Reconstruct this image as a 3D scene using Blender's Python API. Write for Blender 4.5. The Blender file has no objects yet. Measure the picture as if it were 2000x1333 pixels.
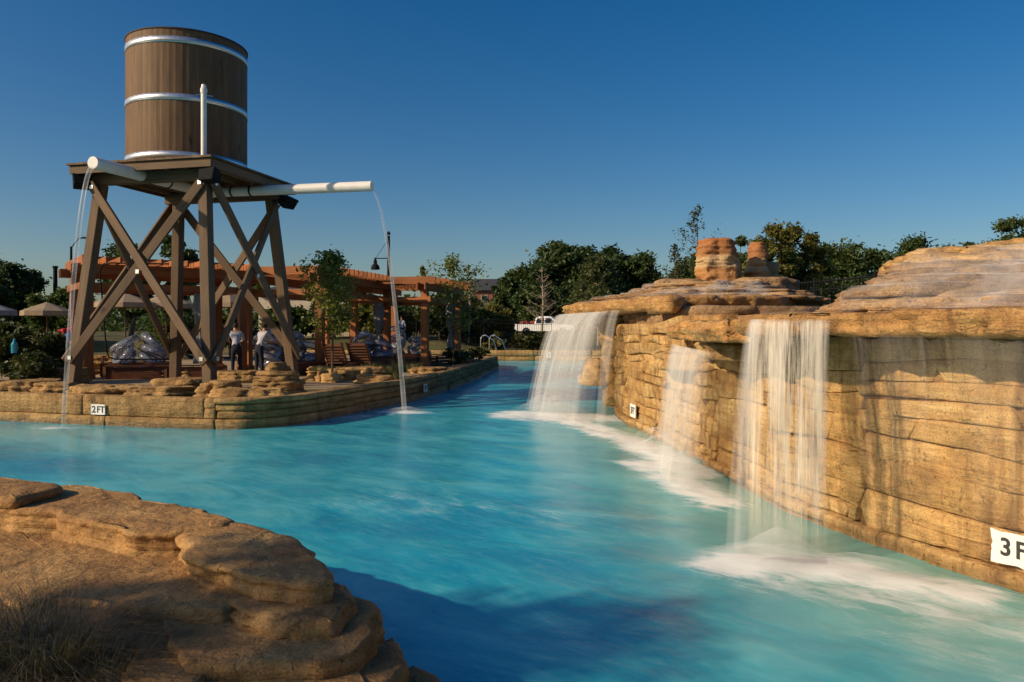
import bpy, bmesh, math, random
import numpy as np
from mathutils import Vector, Matrix
R = math.radians
random.seed(7)
sc = bpy.context.scene
COL = sc.collection

# ------------------------------------------------------------------ camera, sky, sun, exposure
F, HOR, CAMZ = 1500.0, 645.0, 2.0
cam = bpy.data.objects.new('camera', bpy.data.cameras.new('camera'))
COL.objects.link(cam)
cam.location = (0, 0, CAMZ)
cam.rotation_euler = (R(90), 0, 0)
cam.data.sensor_width = 36.0
cam.data.lens = 36.0 * F / 2000.0
cam.data.shift_y = -(666.5 - HOR) / 2000.0
cam.data.clip_end = 3000
cam.data.clip_start = 0.05
sc.camera = cam

SUN_BEARING, SUN_EL = 246.0, 27.0
w = bpy.data.worlds.new('World'); sc.world = w; w.use_nodes = True
wn = w.node_tree.nodes; wl = w.node_tree.links
sky = wn.new('ShaderNodeTexSky'); sky.sky_type = 'NISHITA'; sky.sun_disc = False
sky.sun_elevation = R(SUN_EL); sky.sun_rotation = R(SUN_BEARING)
sky.altitude = 0; sky.air_density = 1.0; sky.dust_density = 1.5; sky.ozone_density = 2.6
bg = wn['Background']; bg.inputs['Strength'].default_value = 0.088
hs = wn.new('ShaderNodeHueSaturation'); hs.inputs['Saturation'].default_value = 1.46; hs.inputs['Hue'].default_value = .503
wl.new(sky.outputs[0], hs.inputs['Color']); wl.new(hs.outputs[0], bg.inputs['Color'])

sl = bpy.data.lights.new('sun', 'SUN'); sl.energy = 5.0; sl.angle = R(0.8); sl.color = (1.0, 0.79, 0.53)
so = bpy.data.objects.new('sun', sl); COL.objects.link(so)
SDIR = Vector((math.sin(R(SUN_BEARING)) * math.cos(R(SUN_EL)), math.cos(R(SUN_BEARING)) * math.cos(R(SUN_EL)), math.sin(R(SUN_EL))))
so.rotation_euler = SDIR.to_track_quat('Z', 'Y').to_euler()
so.location = (-20, -20, 30)
sc.view_settings.view_transform = 'Standard'; sc.view_settings.look = 'None'
sc.view_settings.gamma = 1.0; sc.view_settings.exposure = 0.0
sc.cycles.use_denoising = True
sc.cycles.max_bounces = 8; sc.cycles.transparent_max_bounces = 24
sc.cycles.caustics_reflective = False; sc.cycles.caustics_refractive = False
sc.cycles.sample_clamp_indirect = 6.0

# ------------------------------------------------------------------ pixel helpers
def W(x, y, z=0.0):            # pixel on the horizontal plane z
    Y = F * (CAMZ - z) / (y - HOR)
    return ((x - 1000) * Y / F, Y, z)
def P(x, y, Y):                # pixel at depth Y
    return ((x - 1000) * Y / F, Y, CAMZ + (HOR - y) * Y / F)

# ------------------------------------------------------------------ noise
def _h(i, j, k, s):
    n = (i * 374761393 + j * 668265263 + k * 2147483647 + s * 974634777) & 0xffffffff
    n = ((n ^ (n >> 13)) * 1274126177) & 0xffffffff
    n = ((n ^ (n >> 16)) * 2246822519) & 0xffffffff
    return ((n ^ (n >> 15)) & 0xffff) / 32767.5 - 1.0
def vnoise(p, seed=0):
    p = np.asarray(p, float); i = np.floor(p).astype(np.int64); f = p - i; f = f * f * (3 - 2 * f)
    r = 0
    for a in (0, 1):
        for b in (0, 1):
            for c in (0, 1):
                wt = (f[:, 0] if a else 1 - f[:, 0]) * (f[:, 1] if b else 1 - f[:, 1]) * (f[:, 2] if c else 1 - f[:, 2])
                r = r + wt * _h(i[:, 0] + a, i[:, 1] + b, i[:, 2] + c, seed)
    return r
def fbm(p, scale=1.0, octv=3, seed=0):
    p = np.asarray(p, float) * scale; r = 0; a = 1.0; t = 0
    for o in range(octv):
        r = r + a * vnoise(p, seed + o * 17); t += a; a *= 0.5; p = p * 2.03 + 11.3
    return r / t

def facet(p, scale=1.0, seed=0):
    """planar chips: every cell of a jittered lattice tilts its own way"""
    p = np.asarray(p, float)*scale; i = np.floor(p).astype(np.int64); best = np.full(len(p), 1e9); val = np.zeros(len(p))
    for a in (-1, 0, 1):
        for b in (-1, 0, 1):
            for c in (-1, 0, 1):
                I, J, K = i[:, 0]+a, i[:, 1]+b, i[:, 2]+c
                q = p-np.stack([I+.5+.45*_h(I, J, K, seed), J+.5+.45*_h(I, J, K, seed+1), K+.5+.45*_h(I, J, K, seed+2)], 1); d = (q*q).sum(1); m = d < best
                w_ = .55*_h(I, J, K, seed+3)+.75*(q[:, 0]*_h(I, J, K, seed+4)+q[:, 1]*_h(I, J, K, seed+5)+q[:, 2]*_h(I, J, K, seed+6))
                best = np.where(m, d, best); val = np.where(m, w_, val)
    return val

# ------------------------------------------------------------------ object helpers
WM = {}
def add(name, verts, faces, mat, parent=None, M=None, smooth=False, recentre=True):
    if isinstance(verts, bpy.types.Mesh): me = verts
    else:
        v = np.asarray(verts, dtype=float)
        if parent is None and M is None and recentre and len(v):
            c = Vector(((v[:, 0].min() + v[:, 0].max()) / 2, (v[:, 1].min() + v[:, 1].max()) / 2, v[:, 2].min()))
            v = v - np.array(c); M = Matrix.Translation(c)
        me = bpy.data.meshes.new(name)
        me.from_pydata(v.tolist(), [], faces if isinstance(faces, list) else faces.tolist())
        if smooth: me.shade_smooth()
        me.update()
    if mat is not None and not me.materials:
        for m in (mat if isinstance(mat, (list, tuple)) else [mat]): me.materials.append(m)
    o = bpy.data.objects.new(name, me); COL.objects.link(o)
    place(o, M or Matrix.Identity(4), parent)
    return o
def place(o, M, parent=None):
    WM[o] = M
    if parent is not None:
        o.parent = parent; o.matrix_basis = WM[parent].inverted() @ M
    else: o.matrix_basis = M
def thing(name, loc, label, cat, group=None):
    o = bpy.data.objects.new(name, None); COL.objects.link(o); o.empty_display_size = 0.2
    place(o, Matrix.Translation(Vector(loc))); tag(o, label, cat, group); return o
def tag(o, label=None, cat=None, group=None, kind=None):
    if label: o['label'] = label
    if cat: o['category'] = cat
    if group: o['group'] = group
    if kind: o['kind'] = kind
    return o
def copy_tree(o, M, parent=None, label=None):
    c = o.copy(); COL.objects.link(c); D = M @ WM[o].inverted()
    c.parent = None; place(c, M, parent)
    if label: c['label'] = label
    for ch in [x for x in o.children]: copy_tree(ch, D @ WM[ch], c)
    return c
class MB:
    def __init__(s): s.v = []; s.f = []; s.mi = []
    def quad(s, a, b, c, d):
        n = len(s.v); s.v += [a, b, c, d]; s.f.append((n, n+1, n+2, n+3))
    def box(s, c, d, rz=0.0):
        n = len(s.v); cs, sn = math.cos(rz), math.sin(rz)
        for z in (-1, 1):
            for (x, y) in ((-1, -1), (1, -1), (1, 1), (-1, 1)):
                X, Y = x*d[0]/2, y*d[1]/2
                s.v.append((c[0]+X*cs-Y*sn, c[1]+X*sn+Y*cs, c[2]+z*d[2]/2))
        for q in ((3,2,1,0),(4,5,6,7),(0,1,5,4),(1,2,6,5),(2,3,7,6),(3,0,4,7)): s.f.append(tuple(n+i for i in q))
        return s
    def bar(s, p0, p1, w_, h_, up=(0, 0, 1)):
        p0, p1 = Vector(p0), Vector(p1); x = (p1-p0).normalized(); y = Vector(up).cross(x)
        if y.length < 1e-4: y = Vector((1, 0, 0)).cross(x)
        y.normalize(); z = x.cross(y); n = len(s.v)
        for p in (p0, p1):
            for (a, b) in ((-1, -1), (1, -1), (1, 1), (-1, 1)): s.v.append(tuple(p + y*a*w_/2 + z*b*h_/2))
        for q in ((3,2,1,0),(4,5,6,7),(0,1,5,4),(1,2,6,5),(2,3,7,6),(3,0,4,7)): s.f.append(tuple(n+i for i in q))
        return s
    def tube(s, pts, rad, seg=8, cap=True, closed=False):
        pts = [Vector(p) for p in pts]; m = len(pts); n0 = len(s.v)
        if not hasattr(rad, '__len__'): rad = [rad]*m
        prev = None
        for i, p in enumerate(pts):
            if closed: t = pts[(i+1) % m]-pts[i-1]
            else: t = pts[min(i+1, m-1)]-pts[max(i-1, 0)]
            t.normalize()
            a = Vector((0, 0, 1)) if abs(t.z) < 0.9 else Vector((1, 0, 0))
            if prev is not None: a = prev
            b = t.cross(a).normalized(); a = b.cross(t).normalized(); prev = a
            for k in range(seg):
                th = 2*math.pi*k/seg; s.v.append(tuple(p + (a*math.cos(th)+b*math.sin(th))*rad[i]))
        for i in range(m if closed else m-1):
            j = (i+1) % m
            for k in range(seg):
                l = (k+1) % seg
                s.f.append((n0+i*seg+k, n0+i*seg+l, n0+j*seg+l, n0+j*seg+k))
        if cap and not closed:
            s.f.append(tuple(n0+k for k in range(seg))[::-1]); s.f.append(tuple(n0+(m-1)*seg+k for k in range(seg)))
        return s
    def lathe(s, c, prof, seg=24):
        n0 = len(s.v)
        for (r, z) in prof:
            for k in range(seg):
                th = 2*math.pi*k/seg; s.v.append((c[0]+r*math.cos(th), c[1]+r*math.sin(th), c[2]+z))
        for i in range(len(prof)-1):
            for k in range(seg):
                l = (k+1) % seg; s.f.append((n0+i*seg+k, n0+i*seg+l, n0+(i+1)*seg+l, n0+(i+1)*seg+k))
        return s
    def build(s, name, mat, parent=None, M=None, smooth=False):
        return add(name, s.v, s.f, mat, parent, M, smooth)
def bevel(o, wd=0.01, seg=2):
    m = o.modifiers.new('bevel', 'BEVEL'); m.width = wd; m.segments = seg; m.limit_method = 'ANGLE'; return o
def beam(name, p0, p1, w_, h_, mat, parent, up=(0, 0, 1), bev=0.012):
    """a timber: its own X axis runs along the grain"""
    p0, p1 = Vector(p0), Vector(p1); x = (p1-p0).normalized(); y = Vector(up).cross(x)
    if y.length < 1e-4: y = Vector((0, 1, 0)).cross(x)
    y.normalize(); z = x.cross(y)
    M = Matrix(((x.x, y.x, z.x, p0.x), (x.y, y.y, z.y, p0.y), (x.z, y.z, z.z, p0.z), (0, 0, 0, 1)))
    L = (p1-p0).length
    b = MB().box((L/2, 0, 0), (L, w_, h_))
    o = b.build(name, mat, parent, M)
    if bev: bevel(o, bev)
    return o

# ------------------------------------------------------------------ materials
class NT:
    def __init__(s, name):
        s.m = bpy.data.materials.new(name); s.m.use_nodes = True; s.t = s.m.node_tree; s.n = s.t.nodes; s.l = s.t.links
        s.b = s.n['Principled BSDF']; s.out = s.n['Material Output']
    def new(s, ty, **k):
        x = s.n.new(ty)
        for a, b in k.items():
            if hasattr(x, a): setattr(x, a, b)
        return x
    def link(s, a, b): s.l.new(a, b)
    def pos(s): return s.new('ShaderNodeNewGeometry').outputs['Position']
    def obj(s): return s.new('ShaderNodeTexCoord').outputs['Object']
    def mapping(s, v, scale=(1, 1, 1), loc=(0, 0, 0), rot=(0, 0, 0)):
        m = s.new('ShaderNodeMapping'); s.link(v, m.inputs['Vector'])
        m.inputs['Scale'].default_value = scale; m.inputs['Location'].default_value = loc; m.inputs['Rotation'].default_value = rot
        return m.outputs[0]
    def noise(s, v, scale=5, detail=4, rough=0.55, dist=0.0):
        n = s.new('ShaderNodeTexNoise'); s.link(v, n.inputs['Vector'])
        n.inputs['Scale'].default_value = scale; n.inputs['Detail'].default_value = detail
        n.inputs['Roughness'].default_value = rough; n.inputs['Distortion'].default_value = dist
        return n.outputs['Fac']
    def ramp(s, f, stops, interp='LINEAR'):
        r = s.new('ShaderNodeValToRGB'); r.color_ramp.interpolation = interp; s.link(f, r.inputs[0]); e = r.color_ramp.elements
        while len(e) < len(stops): e.new(0.5)
        for i, (p, c) in enumerate(stops):
            e[i].position = p; e[i].color = (c, c, c, 1) if not hasattr(c, '__len__') else (*c[:3], 1)
        return r.outputs[0]
    def mix(s, f, a, b, ty='MIX'):
        m = s.new('ShaderNodeMix'); m.data_type = 'RGBA'; m.blend_type = ty
        for sock, val in ((m.inputs[0], f), (m.inputs[6], a), (m.inputs[7], b)):
            if hasattr(val, 'is_linked'): s.link(val, sock)
            elif hasattr(val, '__len__'): sock.default_value = (*val[:3], 1)
            else: sock.default_value = val
        return m.outputs[2]
    def math(s, op, a, b=None):
        m = s.new('ShaderNodeMath'); m.operation = op
        for i, val in enumerate((a, b)):
            if val is None: continue
            if hasattr(val, 'is_linked'): s.link(val, m.inputs[i])
            else: m.inputs[i].default_value = val
        return m.outputs[0]
    def bump(s, h, strength=0.3, dist=0.02, prev=None):
        b = s.new('ShaderNodeBump'); s.link(h, b.inputs['Height']); b.inputs['Strength'].default_value = strength
        b.inputs['Distance'].default_value = dist
        if prev is not None: s.link(prev, b.inputs['Normal'])
        return b.outputs[0]
    def attr(s, name):
        a = s.new('ShaderNodeAttribute'); a.attribute_name = name; return a
    def rnd(s): return s.new('ShaderNodeObjectInfo').outputs['Random']
    def set(s, col=None, rough=None, metal=None, normal=None, spec=None):
        for k, v in (('Base Color', col), ('Roughness', rough), ('Metallic', metal), ('Normal', normal), ('Specular IOR Level', spec)):
            if v is None: continue
            if hasattr(v, 'is_linked'): s.link(v, s.b.inputs[k])
            elif hasattr(v, '__len__'): s.b.inputs[k].default_value = (*v[:3], 1)
            else: s.b.inputs[k].default_value = v
        return s.m

def sandstone(name, light, mid, dark, stain=0.5, scale=1.0, wet=0.0, bump=1.0, grain=.5):
    t = NT(name); p = t.pos()
    big = t.noise(t.mapping(p, (scale*.9, scale*.9, scale*2.2)), 1.1, 5, .6, .6)
    c = t.ramp(big, [(0.25, dark), (0.48, mid), (0.68, light), (0.9, mid)])
    var = t.math('MULTIPLY', t.math('SUBTRACT', t.rnd(), .5), .35)
    hsv = t.new('ShaderNodeHueSaturation'); t.link(c, hsv.inputs['Color']); t.link(t.math('ADD', var, 1.0), hsv.inputs['Value'])
    c = hsv.outputs[0]
    vein = t.noise(t.mapping(p, (1.2, 1.2, 1.2)), 2.1, 3, .5, 1.2); crack = t.ramp(t.math('ABSOLUTE', t.math('SUBTRACT', vein, .5)), [(.0, 1), (.006, 0)])
    c = t.mix(t.math('MULTIPLY', crack, .7), c, [x*.3 for x in dark])
    strata = t.noise(t.mapping(p, (.5, .5, 9)), 2.2, 5, .6, .25)          # bedding
    c = t.mix(t.ramp(strata, [(.35, .45), (.6, 0.0)]), c, dark)
    grit = t.noise(p, 55*scale, 5, .7)
    c = t.mix(grain, c, t.ramp(grit, [(.34, .18), (.5, .54), (.66, .86)]), 'OVERLAY')
    blot = t.noise(p, 3.3*scale, 6, .7, .5); c = t.mix(.6, c, t.ramp(blot, [(.33, .28), (.5, .52), (.68, .76)]), 'OVERLAY')
    pits = t.noise(p, 17*scale, 4, .65)
    c = t.mix(t.ramp(pits, [(.30, .8), (.385, 0)]), c, [x*.35 for x in dark])
    if stain:                                                             # mineral runs down the face
        st = t.noise(t.mapping(p, (3.2, 3.2, .22)), 1.6, 5, .62)
        c = t.mix(t.math('MULTIPLY', t.ramp(st, [(.5, 0), (.68, 1)]), stain), c, [dark[0]*.45, dark[1]*.42, dark[2]*.5])
    med = t.noise(t.mapping(p, (1, 1, 1.8)), 6*scale, 6, .62, .3)
    n = t.bump(med, .8*bump, .10); n = t.bump(strata, .6*bump, .05, n); n = t.bump(t.ramp(pits, [(.3, 0), (.42, 1)]), .5*bump, .012, n); n = t.bump(grit, .55*bump, .01, n)
    rough = t.ramp(med, [(.2, .95-.55*wet), (.8, .8-.45*wet)])
    sp_ = t.new('ShaderNodeSeparateXYZ'); t.link(p, sp_.inputs[0])
    wl_ = t.ramp(t.math('ADD', sp_.outputs['Z'], t.math('MULTIPLY', t.math('SUBTRACT', t.noise(p, 2.5, 4, .6), .5), .16)), [(.05, 1), (.11, 0)])
    c = t.mix(t.math('MULTIPLY', wl_, .55), c, [x*.45 for x in dark]); rough = t.mix(wl_, rough, (.25, .25, .25))
    return t.set(c, rough, None, n, .35 + .3*wet)
M_ROCK = sandstone('sandstone_block', (.58, .39, .175), (.47, .285, .105), (.28, .14, .042), .75, grain=.34, bump=.75)
M_LIP = sandstone('sandstone_lip', (.58, .35, .13), (.46, .24, .075), (.27, .13, .04), .45, 1.2, wet=.4)
M_TERR = sandstone('sandstone_terrace', (.44, .29, .15), (.33, .20, .095), (.17, .095, .045), .35, 1.0, wet=.35)
M_FORE = sandstone('sandstone_ledge', (.44, .27, .10), (.34, .185, .065), (.19, .095, .033), .12, 1.5, bump=.6)
M_ISLE = sandstone('sandstone_island', (.47, .30, .125), (.36, .215, .082), (.19, .105, .038), .5, 1.1)
M_CORE = sandstone('sandstone_joint', (.34, .20, .08), (.26, .145, .055), (.13, .07, .028), .3)
M_DARKROCK = sandstone('sandstone_core', (.16, .09, .04), (.11, .06, .025), (.05, .028, .012), .3)

def hoodoo_mat():
    t = NT('banded_sandstone'); p = t.pos()
    sep = t.new('ShaderNodeSeparateXYZ'); t.link(p, sep.inputs[0])
    wob = t.math('MULTIPLY', t.math('SUBTRACT', t.noise(p, 2.5, 3), .5), .22)
    z = t.math('ADD', sep.outputs['Z'], wob)
    zz = t.math('DIVIDE', t.math('SUBTRACT', z, 3.0), 1.4)
    red, cream, org = (.29, .135, .055), (.42, .29, .155), (.36, .18, .07)
    c = t.ramp(zz, [(.0, org), (.38, org), (.43, cream), (.60, cream), (.645, red), (1, (.33, .13, .045))])
    g = t.noise(p, 30, 5, .7); c = t.mix(.5, c, t.ramp(g, [(.28, .35), (.5, .6), (.75, .85)]), 'OVERLAY')
    m_ = t.noise(p, 5, 6, .6, .3); n = t.bump(m_, .6, .1); n = t.bump(g, .3, .01, n)
    return t.set(c, .88, None, n, .3)
M_HOOD = hoodoo_mat()

def wood(name, light, dark, gscale=1.0, axis=0, rough=.75, knots=True, varv=.45, sat=1.0):
    t = NT(name); p = t.obj()
    off = t.new('ShaderNodeVectorMath'); off.operation = 'ADD'; t.link(p, off.inputs[0])
    cm = t.new('ShaderNodeCombineXYZ'); r = t.math('MULTIPLY', t.rnd(), 37.0)
    for i in range(3): t.link(r, cm.inputs[i])
    t.link(cm.outputs[0], off.inputs[1]); p = off.outputs[0]
    s = [14*gscale]*3; s[axis] = .7*gscale
    g = t.noise(t.mapping(p, tuple(s)), 2.0, 6, .65, .4)
    b = t.noise(p, .8, 3, .5)
    c = t.ramp(g, [(.25, dark), (.5, [(a+b_)/2 for a, b_ in zip(light, dark)]), (.75, light)])
    c = t.mix(.35, c, t.ramp(b, [(.3, .3), (.7, .75)]), 'OVERLAY')
    hsv = t.new('ShaderNodeHueSaturation'); t.link(c, hsv.inputs['Color']); hsv.inputs['Saturation'].default_value = sat
    t.link(t.math('ADD', t.math('MULTIPLY', t.math('SUBTRACT', t.rnd(), .5), varv), 1), hsv.inputs['Value'])
    c = hsv.outputs[0]
    if knots:
        k = t.noise(t.mapping(p, tuple([2.2 if i != axis else .9 for i in range(3)])), 2.3, 2, .4)
        c = t.mix(t.ramp(k, [(.74, 0), (.78, .7)]), c, [x*.35 for x in dark])
    n = t.bump(g, .35, .006)
    return t.set(c, rough, None, n, .3)
M_TOWER = wood('weathered_tower_timber', (.165, .105, .062), (.085, .052, .03))
M_STAVE = wood('tank_stave_wood', (.185, .11, .058), (.098, .055, .028), 1.0, 2, .7, varv=.35)
M_CEDAR = wood('cedar_timber', (.36, .13, .039), (.18, .058, .018), varv=.5, rough=.65)
M_CEDARD = wood('dark_stained_wood', (.14, .05, .02), (.07, .024, .011), varv=.3, rough=.5)

def simple(name, col, rough=.6, metal=0.0, spec=.5, nscale=None, namp=.25, bumpv=0.0):
    t = NT(name)
    if nscale:
        n = t.noise(t.pos(), nscale, 4, .6); c = t.mix(t.ramp(n, [(.3, 0), (.7, 1)]), [x*(1-namp) for x in col], [min(1, x*(1+namp)) for x in col])
        return t.set(c, rough, metal, t.bump(n, bumpv, .01) if bumpv else None, spec)
    return t.set(col, rough, metal, None, spec)
def galv():
    t = NT('galvanised_steel'); n = t.noise(t.mapping(t.pos(), (3, 3, 6)), 6, 4, .6)
    c = t.mix(n, (.55, .57, .60), (.78, .80, .83)); return t.set(c, t.ramp(n, [(.3, .28), (.7, .45)]), .9, t.bump(n, .12, .01), .5)
M_GALV = galv()
M_PVC = simple('white_pvc', (.74, .72, .69), .35, 0, .5, 4, .08)
M_BLACK = simple('black_painted_metal', (.012, .012, .013), .85, 0, .15, 8, .3)
M_WHITE = simple('white_sign_paint', (.78, .76, .72), .6, 0, .3, 14, .08)
M_INK = simple('black_sign_lettering', (.02, .02, .022), .6)
M_STEEL = simple('brushed_steel', (.6, .6, .62), .25, 1.0)
M_CANVAS = simple('tan_canvas', (.30, .225, .15), .9, 0, .2, 3, .15)
M_CANVASG = simple('grey_canvas', (.20, .20, .21), .9, 0, .2, 3, .15)
M_SKIN = simple('skin', (.36, .19, .12), .6)
M_SHIRT = simple('shaded_white_cotton', (.40, .40, .46), .9, 0, .2, 6, .08)  # white cloth, with bluish shade put into its base colour
M_TROUS = simple('black_cotton', (.02, .022, .035), .9, 0, .2)
M_RED = simple('red_cotton', (.5, .04, .025), .9, 0, .2)
M_HAIR = simple('dark_hair', (.04, .024, .014), .7, 0, .2, 30, .5)
M_SHOE = simple('shoe_leather', (.03, .028, .025), .6)
M_CARP = simple('white_car_paint', (.80, .80, .82), .22, 0, .5)
M_TYRE = simple('tyre_rubber', (.018, .018, .018), .85)
M_GLASSD = simple('dark_car_glass', (.012, .015, .02), .06, 0, .6)
M_CARGO = simple('red_cargo', (.20, .045, .03), .8, 0, .3, 5, .4)
M_CONC = simple('pale_render', (.55, .47, .36), .85, 0, .3, 2, .12)
M_SHINGLE = simple('dark_shingle', (.05, .05, .06), .85, 0, .3, 3, .25)
M_WINDOW = simple('window_pane', (.03, .04, .05), .1, 0, .6)
M_BLUE = simple('blue_plastic', (.01, .10, .42), .35)
M_REDP = simple('red_towel', (.55, .03, .06), .9)
M_WHITEC = simple('white_towel', (.75, .72, .72), .9)
M_GREENP = simple('green_foil', (.02, .30, .06), .3, .3)
M_GOLDP = simple('gold_foil', (.65, .48, .12), .3, .6)
M_TEAL = simple('teal_bottle', (.02, .25, .36), .2)
def brick_mat():
    t = NT('red_brick_wall'); b = t.new('ShaderNodeTexBrick'); t.link(t.mapping(t.obj(), (1, 1, 1), rot=(R(90), 0, 0)), b.inputs['Vector'])
    b.inputs['Color1'].default_value = (.30, .075, .045, 1); b.inputs['Color2'].default_value = (.22, .06, .04, 1); b.inputs['Mortar'].default_value = (.3, .25, .2, 1)
    b.inputs['Scale'].default_value = 3.0
    return t.set(b.outputs['Color'], .9, None, None, .3)
M_BRICK = brick_mat()
def vinyl():
    t = NT('clear_vinyl'); tr = t.new('ShaderNodeBsdfTransparent'); gl = t.new('ShaderNodeBsdfGlossy'); df = t.new('ShaderNodeBsdfTranslucent'); d2 = t.new('ShaderNodeBsdfDiffuse')
    tr.inputs[0].default_value = (.86, .88, .95, 1); gl.inputs['Roughness'].default_value = .04
    d2.inputs[0].default_value = (.78, .80, .9, 1); df.inputs[0].default_value = (.75, .78, .9, 1)
    fr = t.new('ShaderNodeFresnel'); fr.inputs[0].default_value = 1.5
    m0 = t.new('ShaderNodeMixShader'); m0.inputs[0].default_value = .4; t.link(d2.outputs[0], m0.inputs[1]); t.link(df.outputs[0], m0.inputs[2])
    m1 = t.new('ShaderNodeMixShader'); m1.inputs[0].default_value = .24; t.link(tr.outputs[0], m1.inputs[1]); t.link(m0.outputs[0], m1.inputs[2])
    m2 = t.new('ShaderNodeMixShader'); t.link(t.math('ADD', fr.outputs[0], .06), m2.inputs[0]); t.link(m1.outputs[0], m2.inputs[1]); t.link(gl.outputs[0], m2.inputs[2])
    t.link(m2.outputs[0], t.out.inputs[0]); return t.m
M_VINYL = vinyl()
def leafmat(name, c1, c2, trans=.35):
    t = NT(name); at = t.attr('tint').outputs['Fac']
    c = t.mix(at, c1, c2)
    t.set(c, .55, None, None, .35)
    tl = t.new('ShaderNodeBsdfTranslucent'); t.link(t.mix(.5, c, (c2[0]*1.2, c2[1]*1.4, c2[2]*.6)), tl.inputs[0])
    ms = t.new('ShaderNodeMixShader'); ms.inputs[0].default_value = trans
    t.link(t.b.outputs[0], ms.inputs[1]); t.link(tl.outputs[0], ms.inputs[2]); t.link(ms.outputs[0], t.out.inputs[0]); return t.m
L_DARK = leafmat('leaf_dark_green', (.022, .045, .013), (.07, .105, .026), .25)
L_MID = leafmat('leaf_mid_green', (.035, .060, .014), (.085, .115, .026), .3)
L_YEL = leafmat('leaf_yellow_green', (.070, .085, .016), (.16, .14, .03), .35)
L_BIRCH = leafmat('leaf_birch', (.07, .11, .02), (.24, .24, .05), .4)
L_FERN = leafmat('leaf_cypress', (.05, .075, .022), (.10, .11, .035), .35)
L_GRASS = leafmat('grass_blade', (.09, .10, .035), (.24, .21, .10), .3)
L_DRY = leafmat('dry_grass_blade', (.085, .075, .038), (.32, .24, .13), .25)
L_SHRUB = leafmat('leaf_shrub', (.03, .048, .014), (.09, .095, .025), .25)
M_BARK = simple('tree_bark', (.10, .075, .055), .95, 0, .2, 6, .4, .6)
M_BARKP = simple('pale_bark', (.30, .24, .18), .95, 0, .2, 6, .3, .5)

def ground_mat():
    t = NT('planted_ground'); p = t.pos(); n = t.noise(p, .35, 6, .65); g = t.noise(p, 6, 5, .7)
    c = t.ramp(n, [(.3, (.05, .055, .02)), (.5, (.085, .08, .03)), (.7, (.14, .105, .05))])
    c = t.mix(.5, c, t.ramp(g, [(.3, .3), (.7, .8)]), 'OVERLAY')
    return t.set(c, .95, None, t.bump(g, .6, .05), .2)
M_GROUND = ground_mat()
def deck_mat():
    t = NT('tan_pool_deck'); p = t.pos(); n = t.noise(p, 1.2, 5, .6); g = t.noise(p, 40, 4, .7)
    c = t.mix(t.ramp(n, [(.3, 0), (.7, 1)]), (.24, .18, .11), (.34, .26, .16)); c = t.mix(.4, c, t.ramp(g, [(.3, .35), (.7, .8)]), 'OVERLAY')
    return t.set(c, .9, None, t.bump(g, .2, .01), .2)
M_DECK = deck_mat()
def tile_floor():
    t = NT('pool_plaster'); n = t.noise(t.pos(), 2, 4, .6)
    return t.set(t.mix(n, (.35, .62, .66), (.45, .70, .72)), .7)
M_FLOOR = tile_floor()

def water_mat():
    t = NT('pool_water'); p = t.pos()
    flow = t.attr('flow').outputs['Vector']                      # along / across the current
    s1 = t.noise(t.mapping(flow, (.55, 1.2, 1)), 1.5, 7, .62, .5)
    s2 = t.noise(t.mapping(flow, (1.6, 4.2, 1)), 2.2, 6, .65, .6)
    s3 = t.noise(t.mapping(flow, (.2, .3, 1)), 1.0, 4, .5, .4)
    deep, mid, aer = (.010, .26, .41), (.024, .355, .475), (.09, .48, .57)
    c = t.ramp(t.math('ADD', t.math('MULTIPLY', s1, .5), t.math('MULTIPLY', s3, .5)), [(.40, deep), (.49, mid), (.58, aer)])
    c = t.mix(t.ramp(s2, [(.48, 0), (.75, .26)]), c, (.20, .56, .60))
    milk = t.attr('milk').outputs['Fac']                          # air stirred in below the falls
    c = t.mix(t.math('MULTIPLY', milk, .8), c, (.19, .42, .37))
    foam = t.attr('foam').outputs['Fac']
    fs = t.math('ADD', t.math('MULTIPLY', s1, .55), t.math('MULTIPLY', s2, .45))
    fm = t.math('MULTIPLY_ADD', fs, 4.2); fm.node.inputs[2].default_value = -2.1
    fm = t.math('ADD', fm, t.math('MULTIPLY', foam, 1.0))
    ff = t.ramp(t.math('MULTIPLY', fm, t.ramp(foam, [(.02, 0), (.6, 1)])), [(.0, 0), (1.6, .95)], 'EASE')
    c = t.mix(ff, c, (.78, .80, .80))
    n = t.bump(s1, .16, .08); n = t.bump(s2, .16, .03, n)
    t.set(c, t.mix(ff, (.2, .2, .2), (.7, .7, .7)), None, n, .5)
    t.b.inputs['IOR'].default_value = 1.33
    return t.m
M_WATER = water_mat()

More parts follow.
